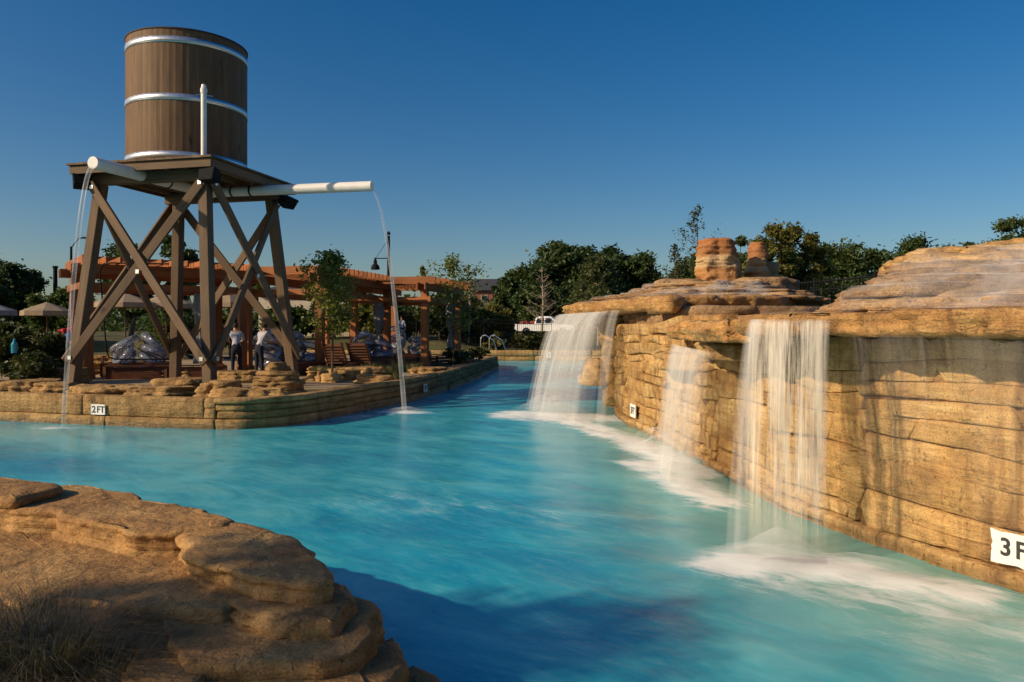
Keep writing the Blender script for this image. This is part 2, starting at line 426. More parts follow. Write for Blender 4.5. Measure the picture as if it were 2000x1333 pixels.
def veil_mat(name, fx, fz, lo, hi, opac, warm=(.86, .86, .86), gloss=.15):
    """falling water: streaks follow the sheet's own u (across) and t (down) coordinates"""
    t = NT(name); uv = t.attr('flow').outputs['Vector']
    a = t.noise(t.mapping(uv, (fx, fz, 1)), 1.0, 5, .6, .15)
    b = t.noise(t.mapping(uv, (fx*.22, fz*.5, 1), (5, 3, 0)), 1.0, 3, .5)
    d = t.noise(t.mapping(uv, (fx*2.2, fz*5, 1), (15, 3, 0)), 1.0, 4, .65)
    v = t.math('ADD', t.math('ADD', t.math('MULTIPLY', a, .38), t.math('MULTIPLY', b, .47)), t.math('MULTIPLY', d, .15))
    al = t.math('MULTIPLY', t.ramp(v, [(lo, 0), (hi, 1)]), t.math('MULTIPLY', t.attr('dens').outputs['Fac'], opac))
    df = t.new('ShaderNodeBsdfDiffuse'); df.inputs[0].default_value = (*warm, 1); df.inputs['Roughness'].default_value = 1.0
    tl = t.new('ShaderNodeBsdfTranslucent'); tl.inputs[0].default_value = (*warm, 1)
    gl = t.new('ShaderNodeBsdfGlossy'); gl.inputs['Roughness'].default_value = .25
    m0 = t.new('ShaderNodeMixShader'); m0.inputs[0].default_value = .4; t.link(df.outputs[0], m0.inputs[1]); t.link(tl.outputs[0], m0.inputs[2])
    m1 = t.new('ShaderNodeMixShader'); m1.inputs[0].default_value = gloss; t.link(m0.outputs[0], m1.inputs[1]); t.link(gl.outputs[0], m1.inputs[2])
    tr = t.new('ShaderNodeBsdfTransparent'); m2 = t.new('ShaderNodeMixShader'); t.link(al, m2.inputs[0]); t.link(tr.outputs[0], m2.inputs[1]); t.link((m1 if gloss else m0).outputs[0], m2.inputs[2])
    t.link(m2.outputs[0], t.out.inputs[0]); return t.m
V_SOFT = veil_mat('falling_water_soft', 12, .3, .24, .70, .55, gloss=.0)
V_MAIN = veil_mat('falling_water_bright', 42, 1.1, .45, .63, .95, (.97, .93, .86), 0)
V_THIN = veil_mat('falling_water_thin', 16, .22, .42, .74, .22, gloss=.0)
V_FILM = veil_mat('sheet_water_film', 4, .5, .38, .72, .62, (.85, .85, .88), .05)
V_JET = veil_mat('water_jet', 14, 2.5, .30, .66, .5, gloss=.06)
V_MIST = veil_mat('spray', 4.0, 4.0, .28, .74, .46, (.9, .91, .92), .0)

# ------------------------------------------------------------------ curves
def catmull(pts, step=.1):
    pts = [np.array(p, float) for p in pts]; out = []
    for i in range(len(pts)-1):
        p0 = pts[max(i-1, 0)]; p1 = pts[i]; p2 = pts[i+1]; p3 = pts[min(i+2, len(pts)-1)]
        n = max(2, int(np.linalg.norm(p2-p1)/step))
        for k in range(n):
            t = k/n
            out.append(.5*((2*p1)+(-p0+p2)*t+(2*p0-5*p1+4*p2-p3)*t*t+(-p0+3*p1-3*p2+p3)*t**3))
    out.append(pts[-1]); return np.array(out)
class Path:
    """plan curve with arc length; normal points to its left-hand side times sgn"""
    def __init__(s, pts, sgn=1):
        s.p = catmull(pts, .08); d = np.linalg.norm(np.diff(s.p, axis=0), axis=1); s.s = np.concatenate([[0], np.cumsum(d)]); s.L = s.s[-1]
        t = np.gradient(s.p, axis=0); k = 9; ker = np.ones(k)/k
        t = np.stack([np.convolve(np.pad(t[:, i], k//2, 'edge'), ker, 'valid') for i in (0, 1)], 1)
        t /= np.linalg.norm(t, axis=1)[:, None]; s.n = np.stack([-t[:, 1], t[:, 0]], 1)*sgn
    def at(s, q, off=0):
        q = np.asarray(q, float)
        x = np.interp(q, s.s, s.p[:, 0]); y = np.interp(q, s.s, s.p[:, 1]); nx = np.interp(q, s.s, s.n[:, 0]); ny = np.interp(q, s.s, s.n[:, 1])
        return np.stack([x+nx*off, y+ny*off], -1)
    def near(s, x, y):
        i = np.argmin((s.p[:, 0]-x)**2+(s.p[:, 1]-y)**2); return s.s[i]

WALLP = Path([(4.2, 21.5), (3.2, 20.6), (2.65, 19.4), (2.46, 17.8), (2.49, 16.2), (2.73, 13.6), (2.91, 10.9), (3.06, 8.82), (3.28, 7.69), (3.60, 6.74), (3.95, 5.85), (4.5, 4.7), (5.3, 3.2), (6.2, 1.2)], -1)
isl_px = [(-260, 812), (0, 822), (150, 829), (300, 835), (420, 839), (490, 838), (570, 831), (650, 817), (730, 800), (810, 783), (880, 760), (930, 740), (962, 724)]
isl = [W(x, y)[:2] for x, y in isl_px]
ISLP = Path(isl + [(-.75, 40.5), (-1.3, 43.0), (-4, 44.5), (-9, 45), (-16, 45)], -1)
FARP = Path([(-18, 50.5), (-8, 50.2), (0, 50), (4, 49.8), (9, 48.5), (13, 44)], -1)
fore_px = [(-260, 905), (0, 938), (120, 950), (250, 970), (400, 998), (470, 1020), (560, 1055), (650, 1100), (715, 1155), (760, 1215), (810, 1275), (870, 1345)]
fore = [W(x, y, .62)[:2] for x, y in fore_px]
FOREP = Path(fore + [(.05, 2.3), (.5, .9), (.7, -1.5)], 1)
POOL = list(map(tuple, ISLP.at(np.linspace(0, ISLP.L, 120)))) + [(-18, 50.5)] + list(map(tuple, FARP.at(np.linspace(0, FARP.L, 30)))) + [(13, 24), (5, 22)] + list(map(tuple, WALLP.at(np.linspace(0, WALLP.L, 90)))) + [(6.5, -3), (.9, -3)] + list(map(tuple, FOREP.at(np.linspace(FOREP.L, 0, 60)))) + [(-30, 12), (-30, 18)]
def inpoly(px, py, poly):
    ins = np.zeros(px.shape, bool); n = len(poly)
    for i in range(n):
        x1, y1 = poly[i]; x2, y2 = poly[(i+1) % n]
        if y1 == y2: continue
        c = ((y1 > py) != (y2 > py)) & (px < (x2-x1)*(py-y1)/(y2-y1)+x1); ins ^= c
    return ins
def polydist(px, py, poly, closed=True):
    d = np.full(px.shape, 1e9); n = len(poly)
    for i in range(n if closed else n-1):
        a = np.array(poly[i]); b = np.array(poly[(i+1) % n]); ab = b-a; L = (ab**2).sum()
        if L < 1e-12: continue
        t = np.clip(((px-a[0])*ab[0]+(py-a[1])*ab[1])/L, 0, 1)
        d = np.minimum(d, np.hypot(px-a[0]-t*ab[0], py-a[1]-t*ab[1]))
    return d

# ------------------------------------------------------------------ ground (one sheet to the horizon) and water
def axis(lo, hi, fine0, fine1, st):
    a = list(np.arange(fine0, fine1, st)); x = fine1; d = st
    while x < hi: a.append(x); d *= 1.22; x += d
    a.append(hi); x = fine0; d = st; b = []
    while x > lo: d *= 1.22; x -= d; b.append(x)
    return np.array(sorted(set(np.round(b[:-1]+[lo]+a, 3))))
def ground_z(X, Y):
    z = np.full(X.shape, .52)
    z = z + .9*np.clip((Y-52)/18, 0, 1)                                     # bank behind the far edge
    hill = np.clip((X-4.6)/2.0, 0, 1)*np.clip((30-Y)/8, 0, 1)*np.clip((Y+6)/4, 0, 1)
    z = z + 1.2*hill + .9*np.clip((X-9)/6, 0, 1)*np.clip((46-Y)/14, 0, 1)*np.clip((Y+2)/8, 0, 1)
    z = z + .6*np.clip((Y-51.2)/1.2, 0, 1)*np.clip((-2-X)/3, 0, 1)*np.clip((70-Y)/10, 0, 1)
    z = z - .25*((X < 1) & (Y < 9))                                         # soil behind the foreground ledge
    far = np.clip((np.hypot(X, Y)-90)/400, 0, 1)
    return z + .06*np.sin(X*.7)*np.cos(Y*.5)*(Y > 52) + far*2.0
gx = axis(-1500, 1500, -22, 16, .4); gy = axis(-300, 2000, -6, 56, .4)
GX, GY = np.meshgrid(gx, gy); ins = inpoly(GX, GY, POOL); dd = polydist(GX, GY, POOL)
GZ = ground_z(GX, GY)
GZ = np.where(ins, -1.0, np.where(dd < .25, -.4, GZ))
ny, nx = GX.shape
idx = np.arange(nx*ny).reshape(ny, nx)
gf = np.stack([idx[:-1, :-1], idx[:-1, 1:], idx[1:, 1:], idx[1:, :-1]], -1).reshape(-1, 4)
g = add('ground', np.stack([GX.ravel(), GY.ravel(), GZ.ravel()], 1), gf, [M_GROUND, M_DECK, M_FLOOR], smooth=False, recentre=False)
tag(g, kind='structure')
fc = np.stack([GX.ravel(), GY.ravel()], 1)[gf].mean(1); fz = GZ.ravel()[gf].mean(1)
isdeck = (fc[:, 0] > -22) & (fc[:, 0] < 0) & (fc[:, 1] > 19) & (fc[:, 1] < 46)
mi = np.where(fz < -.2, 2, np.where(isdeck, 1, 0)); g.data.polygons.foreach_set('material_index', mi.astype(np.int32))

def fattr(me, name, vals): a = me.attributes.new(name, 'FLOAT', 'POINT'); a.data.foreach_set('value', np.asarray(vals, np.float32).ravel())
def vattr(me, name, vals): a = me.attributes.new(name, 'FLOAT_VECTOR', 'POINT'); a.data.foreach_set('vector', np.asarray(vals, np.float32).ravel())

wx = np.unique(np.concatenate([np.arange(-30, -12, .5), np.arange(-12, -1, .2), np.arange(-1, 6.6, .07), np.arange(6.6, 14, .6)]))
wy = np.unique(np.concatenate([np.arange(-3, 3, .3), np.arange(3, 10, .07), np.arange(10, 22, .11), np.arange(22, 53, .4)]))
X, Y = np.meshgrid(wx, wy)
# current runs down the channel from the far edge, past the falls and on toward the near right
ang = np.interp(Y, [0, 5, 9, 14, 20, 40], [R(-62), R(-50), R(-62), R(-80), R(-85), R(-75)])
ang = np.where(X < -3, R(-8), np.where(X < 0, R(-8)+(ang-R(-8))*(X+3)/3, ang))
sw = fbm(np.stack([X.ravel()*.35, Y.ravel()*.35, 0*X.ravel()], 1), 1, 2, 5).reshape(X.shape)
wob = .18*sw
# integrate crude stream coordinates
fa = X*np.cos(R(-42))+Y*np.sin(R(-42)); fb = -X*np.sin(R(-42))+Y*np.cos(R(-42))
FA = fa; FB = fb+wob
def blob(cx, cy, rx, ry, rot=0, pw=1.0):
    dx, dy = X-cx, Y-cy; c, s = math.cos(rot), math.sin(rot)
    return np.exp(-(((dx*c+dy*s)/rx)**2+((-dx*s+dy*c)/ry)**2)*pw)
def seg(p, q, r):
    return np.exp(-(polydist(X, Y, [p, q], False)/r)**2)
foam = np.zeros_like(X)
for b_ in (1.2*seg((.1, 18.2), (2.2, 17.4), .7), .95*seg((-.1, 17.8), (1.3, 16.6), .5), 1.0*seg((1.3, 16.8), (2.2, 13.4), .45), 1.15*seg((2.2, 13.2), (2.5, 10.6), .42), 1.0*seg((1.9, 11.6), (2.35, 8.8), .36),
           1.2*seg((1.85, 6.5), (2.7, 6.4), .36), 1.0*seg((2.5, 6.3), (3.45, 5.8), .34), .6*seg((2.1, 6.1), (3.0, 5.6), .4), .5*seg((3.0, 5.4), (4.0, 4.6), .4), .3*seg((2.6, 5.0), (3.6, 3.8), .5),
           1.0*blob(-2.6, 18.6, .75, .45), .5*seg((-3.8, 17.5), (-2.2, 18.6), .3), .8*blob(-9.3, 15.6, .5, .22), .25*seg((-1.5, 9), (1.2, 8), 1.0)):
    foam = np.maximum(foam, b_)
milk = np.clip(.9*seg((2.4, 14), (3.3, 6.5), 1.1)+.9*seg((3.2, 6.5), (4.3, 3.4), 1.5)+.7*seg((1.2, 18.3), (2.4, 15), 1.0)+.25*seg((-12, 15.2), (-5, 15.2), .8), 0, 1)
dmin = polydist(X, Y, POOL)
wz = .012*fbm(np.stack([FA.ravel()*.8, FB.ravel()*2.2, 0*X.ravel()], 1), 1.0, 3, 9).reshape(X.shape) + .05*np.clip(foam, 0, 1.1)*(.5+.7*fbm(np.stack([X.ravel(), Y.ravel(), 0*X.ravel()], 1), 3.5, 3, 3).reshape(X.shape))
ny, nx = X.shape; idx = np.arange(nx*ny).reshape(ny, nx)
wf = np.stack([idx[:-1, :-1], idx[:-1, 1:], idx[1:, 1:], idx[1:, :-1]], -1).reshape(-1, 4)
ok = (inpoly(X, Y, POOL) | (dmin < .45)).ravel()
wf = wf[ok[wf].all(1)]
water = add('water', np.stack([X.ravel(), Y.ravel(), wz.ravel()], 1), wf, M_WATER, smooth=True, recentre=False); tag(water, kind='structure')
fattr(water.data, 'foam', foam); fattr(water.data, 'milk', milk); vattr(water.data, 'flow', np.stack([FA.ravel(), FB.ravel(), 0*X.ravel()], 1))

# ------------------------------------------------------------------ rock builders
def rock(name, outline, z0, z1, mat, parent=None, res=.1, rough=.05, bev=.08, under=.0, seed=0, tilt=(0, 0), smoothit=2, ledge=.03, zscale=2.0, bulge=0.0, fs_=2.6, capn=30, jag=.5, topf=.45):
    """a bedded slab: side rings with ledges, rounded rim, domed top"""
    o = np.array(outline, float)
    for _ in range(smoothit):
        q = np.empty((len(o)*2, 2)); nx_ = np.roll(o, -1, 0); q[0::2] = .75*o+.25*nx_; q[1::2] = .25*o+.75*nx_; o = q
    per = np.vstack([o, o[:1]]); d = np.linalg.norm(np.diff(per, axis=0), axis=1); s = np.concatenate([[0], np.cumsum(d)])
    n = int(np.clip(s[-1]/res, 14, 520)); q = np.linspace(0, s[-1], n, endpoint=False)
    o = np.stack([np.interp(q, s, per[:, 0]), np.interp(q, s, per[:, 1])], 1)
    if jag:                                                              # broken, angular outline
        pj = np.arange(0, s[-1], max(.16, res*3)); rj = np.random.default_rng(seed+77).uniform(-1, 1, len(pj)+1)*jag*min(.14, s[-1]/45)
        o = o+(o.mean(0)-o)/np.linalg.norm(o.mean(0)-o, axis=1)[:, None]*np.interp(q, np.append(pj, s[-1]), np.append(rj[:-1], rj[0]))[:, None]
    area = .5*np.sum(o[:, 0]*np.roll(o[:, 1], -1)-np.roll(o[:, 0], -1)*o[:, 1])
    if area < 0: o = o[::-1]
    t = np.roll(o, -1, 0)-np.roll(o, 1, 0); t /= np.linalg.norm(t, axis=1)[:, None]+1e-9; nr = np.stack([t[:, 1], -t[:, 0]], 1)
    cen = o.mean(0); H = z1-z0
    lv = max(4, int(H/(res*.55))); rings = []
    for i in range(lv+1):
        a = i/lv; z = z0+H*a
        inset = 0.0
        dtop = (1-a)*H; 
        if dtop < bev: inset += bev*(1-math.sqrt(max(0, 1-((bev-dtop)/bev)**2)))
        dbot = a*H
        if dbot < bev*.7: inset += bev*.5*(1-dbot/(bev*.7))
        inset += under*(1-a)
        rings.append((z, inset, 0))
    P3 = []
    for (z, ins_, _) in rings:
        lay = np.array([[0, 0, z*7.3+seed]])
        zl = z+.03*vnoise(np.stack([o[:, 0]*.7, o[:, 1]*.7, np.full(n, seed*1.)], 1), seed+9); off = -ins_+ledge*1.3*vnoise(np.stack([o[:, 0]*.8, o[:, 1]*.8, np.floor(zl/.085)*3.7+seed], 1), seed)-.02*(np.abs((zl/.085) % 1-.5) > .4)
        off = off + bulge*math.sin(math.pi*(z-z0)/max(H, 1e-3))
        xy = o+nr*off[:, None] if hasattr(off, '__len__') else o+nr*off
        P3.append(np.column_stack([xy, np.full(n, z)]))
    rim = P3[-1]; mdist = np.linalg.norm(rim[:, :2]-cen, axis=1).mean(); kc = int(np.clip(mdist/(res*1.2), 3, capn))
    for k in range(1, kc):
        f = 1-k/kc; P3.append(np.column_stack([cen+(rim[:, :2]-cen)*f, np.full(n, z1)+bev*.12*(1-f)]))
    V = np.vstack(P3); nr3 = np.vstack([np.column_stack([nr, np.zeros(n)])]*(lv+1)+[np.tile([0, 0, 1.0], (n*(kc-1), 1))])
    nz = fbm(V*np.array([1, 1, zscale]), 1.3, 2, seed+1)*rough*.6+facet(V*np.array([1, 1, zscale]), fs_, seed+2)*rough*.95*np.where(nr3[:, 2] > .5, topf, 1.0)+fbm(V*np.array([1, 1, zscale*1.5]), 9.0, 3, seed+5)*rough*.3
    V = V+nr3*nz[:, None]
    V[:, 2] += ((V[:, 0]-cen[0])*tilt[0]+(V[:, 1]-cen[1])*tilt[1])*np.clip((V[:, 2]-z0)/max(H, 1e-3), 0, 1)
    m = len(P3); fs = []
    ii = np.arange(n); jj = np.roll(ii, -1)
    for r_ in range(m-1): fs.append(np.stack([r_*n+ii, r_*n+jj, (r_+1)*n+jj, (r_+1)*n+ii], 1))
    F4 = np.vstack(fs).tolist()
    V = np.vstack([V, V[(m-1)*n:].mean(0)[None], np.array([[cen[0], cen[1], z0]])])
    top = m*n; bot = m*n+1
    for i in range(n): F4.append((int((m-1)*n+i), int((m-1)*n+(i+1) % n), top)); F4.append((int((i+1) % n), int(i), bot))
    o_ = add(name, V, F4, mat, parent, smooth=True)
    return o_
def ell(cx, cy, rx, ry, rot=0, n=16, jit=.12, seed=0):
    rr = random.Random(seed); out = []
    for k in range(n):
        a = 2*math.pi*k/n; j = 1+rr.uniform(-jit, jit); x, y = rx*math.cos(a)*j, ry*math.sin(a)*j
        out.append((cx+x*math.cos(rot)-y*math.sin(rot), cy+x*math.sin(rot)+y*math.cos(rot)))
    return out
def block(path, s0, s1, z0, z1, mat, parent, off=.0, depth=.3, sp=.09, seed=0, rnd=.035, rough=.02, skew=.03, name='stone_block', gap=.008, lean=0.0, warp=0.0):
    """one stone of a wall, bent along the wall's plan curve"""
    rr = random.Random(seed); s0 += gap; s1 -= gap; z0 += gap; z1 -= gap
    nu = int(np.clip((s1-s0)/sp, 3, 40)); nv = int(np.clip((z1-z0)/sp, 3, 14))
    bu = min(.3, rnd*1.1/(s1-s0)); bv = min(.3, rnd*1.1/(z1-z0))
    u = np.concatenate([[0, bu*.35], np.linspace(bu, 1-bu, nu-1), [1-bu*.35, 1]]); v = np.concatenate([[0, bv*.35], np.linspace(bv, 1-bv, nv-1), [1-bv*.35, 1]])
    U, Vv = np.meshgrid(u, v)
    prof = lambda a, b: np.where(np.minimum(a, 1-a) < b, (1-np.clip(np.minimum(a, 1-a)/b, 0, 1))**2, 0)
    dz = [rr.uniform(-skew, skew)*.25 for _ in range(4)]; ds = [rr.uniform(-skew, skew) for _ in range(4)]
    bl = lambda c: c[0]*(1-U)*(1-Vv)+c[1]*U*(1-Vv)+c[2]*U*Vv+c[3]*(1-U)*Vv
    S = s0+(s1-s0)*U+bl(ds); Z = z0+(z1-z0)*Vv+bl(dz)
    if warp: Z = Z+warp*np.clip((Z-.1)/.3, 0, 1)*fbm(np.stack([S.ravel()*.55, Z.ravel()*1.3, 0*S.ravel()], 1), 1.0, 2, 44).reshape(Z.shape)
    base = path.at(S.ravel()); n2 = path.at(S.ravel(), 1.0)-base
    pt = np.column_stack([base, Z.ravel()])
    d = off-rnd*np.clip(prof(U, bu)+prof(Vv, bv), 0, 1.6).ravel()+rough*.8*fbm(pt*np.array([1, 1, 2]), 2.2, 2, seed+1)+rough*1.0*facet(pt*np.array([1, 1, 2]), 2.4, seed+4)+rough*.5*fbm(pt*np.array([1, 1, 2.5]), 9.0, 3, seed+2)
    d = d + lean*(Z.ravel()-z0)
    Vt = np.column_stack([base+n2*d[:, None], Z.ravel()])
    a, b = U.shape; idx = np.arange(a*b).reshape(a, b)
    f = np.stack([idx[:-1, :-1], idx[:-1, 1:], idx[1:, 1:], idx[1:, :-1]], -1).reshape(-1, 4).tolist()
    ring = list(idx[0, :])+list(idx[1:, -1])+list(idx[-1, -2::-1])+list(idx[-2:0:-1, 0])
    bk = np.column_stack([base+n2*(off-depth), Z.ravel()])[ring]; n0 = len(Vt); m = len(ring)
    for k in range(m):
        l = (k+1) % m; f.append((int(ring[l]), int(ring[k]), n0+k, n0+l))
    return add(name, np.vstack([Vt, bk]), f, mat, parent, smooth=True)
def course_wall(path, s_from, s_to, zs, lens, mat, parent, seed=0, off=.0, var=.04, sp=.09, skipf=None, basecourse=0.0, **k):
    rr = random.Random(seed); cnt = 0
    for ci in range(len(zs)-1):
        s = s_from-rr.uniform(0, .4)
        while s < s_to:
            L = rr.uniform(*lens) if not callable(lens) else lens(s, rr)
            e = min(s+L, s_to)
            if s_to-e < .15: e = s_to
            a = max(s, s_from)
            if e-a > .05 and not (skipf and skipf((a+e)/2, zs[ci])):
                o_ = off+rr.uniform(-var, var)+(basecourse if ci == 0 else 0)
                z0, z1 = zs[ci], zs[ci+1]
                if z1-z0 > .24 and rr.random() < .3 and e-a < 1.2:
                    zm = z0+(z1-z0)*rr.uniform(.4, .6)
                    block(path, a, e, z0, zm, mat, parent, o_, sp=sp, seed=rr.randrange(9999), **k); block(path, a, e, zm, z1, mat, parent, o_+rr.uniform(-var, var), sp=sp, seed=rr.randrange(9999), **k); cnt += 2
                else:
                    block(path, a, e, z0, z1, mat, parent, o_, sp=sp, seed=rr.randrange(9999), **k); cnt += 1
            s = e
            if e >= s_to: break
    return cnt
def core(path, s0, s1, z0, z1, off, thick, mat, parent, name='wall_core', step=.3):
    q = np.linspace(s0, s1, max(3, int((s1-s0)/step))); a = path.at(q, off); b = path.at(q, off-thick); n = len(q)
    V = np.vstack([np.column_stack([a, np.full(n, z0)]), np.column_stack([a, np.full(n, z1)]), np.column_stack([b, np.full(n, z1)]), np.column_stack([b, np.full(n, z0)])]); f = []
    for i in range(n-1):
        for r_ in range(4):
            r2 = (r_+1) % 4; f.append((r_*n+i, r_*n+i+1, r2*n+i+1, r2*n+i))
    f += [(0, n, 2*n, 3*n), (n-1, 4*n-1, 3*n-1, 2*n-1)]
    return add(name, V, f, mat, parent)

# ================================================================== waterfall rockwork on the right
rw = thing('waterfall_rockwork', (3.6, 10, 0), 'big tan sandstone rockwork with overhanging lips, stepped top and waterfalls on the right', 'rock wall')
sn = WALLP.near(2.9, 10.9); s85 = WALLP.near(3.15, 8.4)
core(WALLP, 0, WALLP.L, -1.1, 1.93, -.05, .9, M_CORE, rw, 'rock_core')
zs_n = [-.12, .13, .36, .58, .86, 1.14, 1.38, 1.60, 1.80, 1.97]
zs_f = [-.12, .14, .30, .52, .72, .98, 1.14, 1.36, 1.50, 1.74, 1.92, 2.15]
wl_far = lambda s, rr: rr.uniform(.7, 2.2)
wl_near = lambda s, rr: rr.uniform(.7, 1.7)
course_wall(WALLP, .6, sn, zs_f, wl_far, M_ROCK, rw, 11, 0, .035, .09, basecourse=.05, rough=.04, skew=.10, rnd=.018, warp=.12, gap=.003)
rseg = random.Random(5); sg = sn
while sg < WALLP.L:
    e_ = min(sg+rseg.uniform(1.3, 2.4), WALLP.L); e_ = WALLP.L if WALLP.L-e_ < .6 else e_
    zl_ = [.13]
    while zl_[-1] < 1.9: zl_.append(zl_[-1]+rseg.choice((.15, .2, .26, .32)))
    zl_[-1] = 1.97
    course_wall(WALLP, sg, e_, zl_, lambda s, rr: rr.uniform(.9, 2.4), M_ROCK, rw, rseg.randrange(999), 0, .016, .06, rough=.028, skew=.09, rnd=.015, warp=.13, gap=.002)
    sg = e_
course_wall(WALLP, sn, WALLP.L, [-.12, .13], (.7, 1.5), M_ROCK, rw, 23, 0, .02, .075, basecourse=.07, rough=.028, skew=.05, rnd=.03)
# lips
rock('rock_lip', [(2.32, 7.1), (2.55, 6.85), (2.83, 6.8), (3.02, 6.2), (3.3, 5.05), (3.9, 3.6), (4.8, 2.2), (7.5, 2.2), (7.5, 9.5), (3.6, 9.5), (2.5, 8.6), (2.28, 7.7)], 1.94, 2.15, M_LIP, rw, .05, .06, .06, .06, 3, smoothit=2)
rock('rock_lip', [(2.55, 12.6), (2.3, 11.4), (2.2, 10.0), (2.12, 8.8), (2.3, 7.9), (3.2, 8.0), (3.6, 10), (3.6, 12.8)], 1.86, 2.10, M_LIP, rw, .05, .07, .06, .05, 4, tilt=(0, -.008))
rock('rock_lip', [(2.6, 11.4), (2.42, 10.2), (2.4, 9.0), (3.3, 8.6), (3.5, 11.2)], 1.63, 1.84, M_ISLE, rw, .06, .07, .05, .08, 5)
rock('rock_lip', [(2.35, 12.9), (2.5, 11.8), (3.3, 11.5), (3.4, 13.4), (2.6, 13.6)], 1.35, 1.62, M_ROCK, rw, .06, .07, .05, .05, 6)
rock('rock_lip', [(1.28, 20.0), (1.42, 18.8), (1.9, 17.2), (2.28, 15.6), (2.5, 14.3), (3.6, 13.9), (6.0, 15), (6.5, 20), (5, 23.0), (2.5, 22.5), (1.4, 21.2)], 2.37, 2.64, M_LIP, rw, .075, .08, .07, .12, 7)
rock('rock_lip', [(2.42, 14.6), (2.52, 13.5), (2.9, 13.2), (3.3, 14.4)], 2.30, 2.62, M_LIP, rw, .07, .06, .12, .0, 8)
rock('rock_layer', [(2.9, 14.2), (3.2, 12.2), (3.6, 9.6), (6.5, 9.6), (7, 15)], 1.9, 2.22, M_TERR, rw, .12, .06, .1, 0, 9)
# small outcrops behind the far falls
rock('rock_outcrop', ell(2.3, 20.6, .3, .5, 0, 10, .2, 3), .55, 1.25, M_ROCK, rw, .09, .08, .15, -.3, 10)
rock('rock_outcrop', ell(2.75, 20.4, .45, .6, 0, 10, .2, 4), -.4, 2.4, M_ROCK, rw, .11, .1, .1, .1, 11)
# upper left dome in steps
for k in range(7):
    f_ = k/6; z0 = 2.60+k*.076; xl_, xr_, yf_, yb_ = 1.75+1.75*f_**.9, 7.2-.6*f_, 14.8+3.3*f_, 22.3-.9*f_; rr_ = random.Random(20+k)
    cx, cy = (xl_+xr_)/2+rr_.uniform(-.12, .12), (yf_+yb_)/2+rr_.uniform(-.2, .2)
    rock('rock_layer', ell(cx, cy, (xr_-xl_)/2, (yb_-yf_)/2, 0, 22, .10, 20+k), z0, z0+.09, M_TERR, rw, .085, .06, .04, .03, 20+k, ledge=.08, smoothit=1, jag=1.3)
rock('rock_layer', [(2.78, 14.6), (3.0, 13.2), (6.0, 13.2), (6.5, 20), (3.4, 21), (2.8, 19.6), (2.68, 17)], 1.6, 2.42, M_TERR, rw, .12, .06, .06, 0, 48)
rock('rock_layer', ell(4.3, 19.4, .75, .5, 0, 12, .15, 31), 3.02, 3.27, M_TERR, rw, .08, .06, .1, 0, 31)
hx = lambda px, Yd: (px-1000)*Yd/F
rock('rock_pinnacle', [(hx(1362, 19.6), 19.6), (hx(1362, 19.6)+.12, 19.2), (hx(1438, 19.3), 19.2), (hx(1450, 19.8), 20.1), (hx(1420, 20), 20.5), (hx(1372, 20), 20.4)], 3.1, 3.74, M_HOOD, rw, .06, .07, .035, .0, 41, smoothit=0, fs_=2.0)
rock('rock_pinnacle', [(hx(1364, 19.6), 19.65), (hx(1366, 19.6)+.1, 19.3), (hx(1425, 19.3), 19.3), (hx(1441, 19.8), 20.0), (hx(1415, 20), 20.4), (hx(1376, 20), 20.3)], 3.72, 4.32, M_HOOD, rw, .055, .07, .07, -.10, 42, smoothit=0, fs_=2.2)
rock('rock_pinnacle', ell(hx(1480, 20.6), 20.6, .28, .32, 0, 10, .12, 5), 3.0, 3.72, M_HOOD, rw, .06, .06, .03, -.16, 43, smoothit=1)
rock('rock_pinnacle', ell(hx(1479, 20.6), 20.6, .23, .28, 0, 10, .1, 6), 3.70, 4.34, M_HOOD, rw, .055, .06, .08, -.05, 44, smoothit=1)
rock('rock_pinnacle', ell(hx(1497, 20.9), 20.9, .33, .4, 0, 10, .12, 7), 2.4, 3.85, M_TERR, rw, .09, .07, .1, -.12, 45)
rock('rock_layer', ell(6.3, 19.8, 1.0, 1.2, 0, 12, .15, 8), 2.5, 3.3, M_TERR, rw, .1, .08, .12, -.1, 46)
# upper right dome
NL = 13
for k in range(NL):
    f_ = k/(NL-1); rk = float(np.interp(f_, [0, .3, .6, 1], [.40, .455, .492, .506])); xk = rk*9.6; yk = 5.5+3.0*f_**.85; zk = 2.13+.72*f_
    o_ = [(rk*10.7, 10.7), (rk*9.9, 9.9), (rk*9.2, 9.2), (rk*min(max(yk+.7, 7.2), 8.9)+.1, min(max(yk+.7, 7.2), 8.9)), (xk+.55, min(yk+.35, 8.6)), (xk+1.1, yk+.05), (xk+2.2, yk-.5), (xk+4, yk-1.2), (10, yk-.5), (10, 11.4), (6, 11.6)]
    rr_ = random.Random(60+k); o_ = [(a+rr_.uniform(-.10, .10), b+rr_.uniform(-.15, .15)) for a, b in o_]
    rock('rock_layer', o_, zk, zk+.105, M_TERR if k < 9 else M_ROCK, rw, .07, .05, .05, -.03, 60+k, ledge=.05, smoothit=1, jag=1.0)

rock('rock_layer', [(5.7, 10.9), (5.5, 9.9), (6.1, 9.3), (8.5, 8.6), (10, 8.6), (10, 11)], 2.93, 3.06, M_ROCK, rw, .08, .05, .05, -.03, 91, smoothit=1, jag=1)
rock('rock_layer', [(6.3, 10.9), (6.2, 10.0), (6.9, 9.4), (8.5, 9.0), (10, 9), (10, 11)], 3.05, 3.17, M_ROCK, rw, .08, .05, .05, -.03, 92, smoothit=1, jag=1)

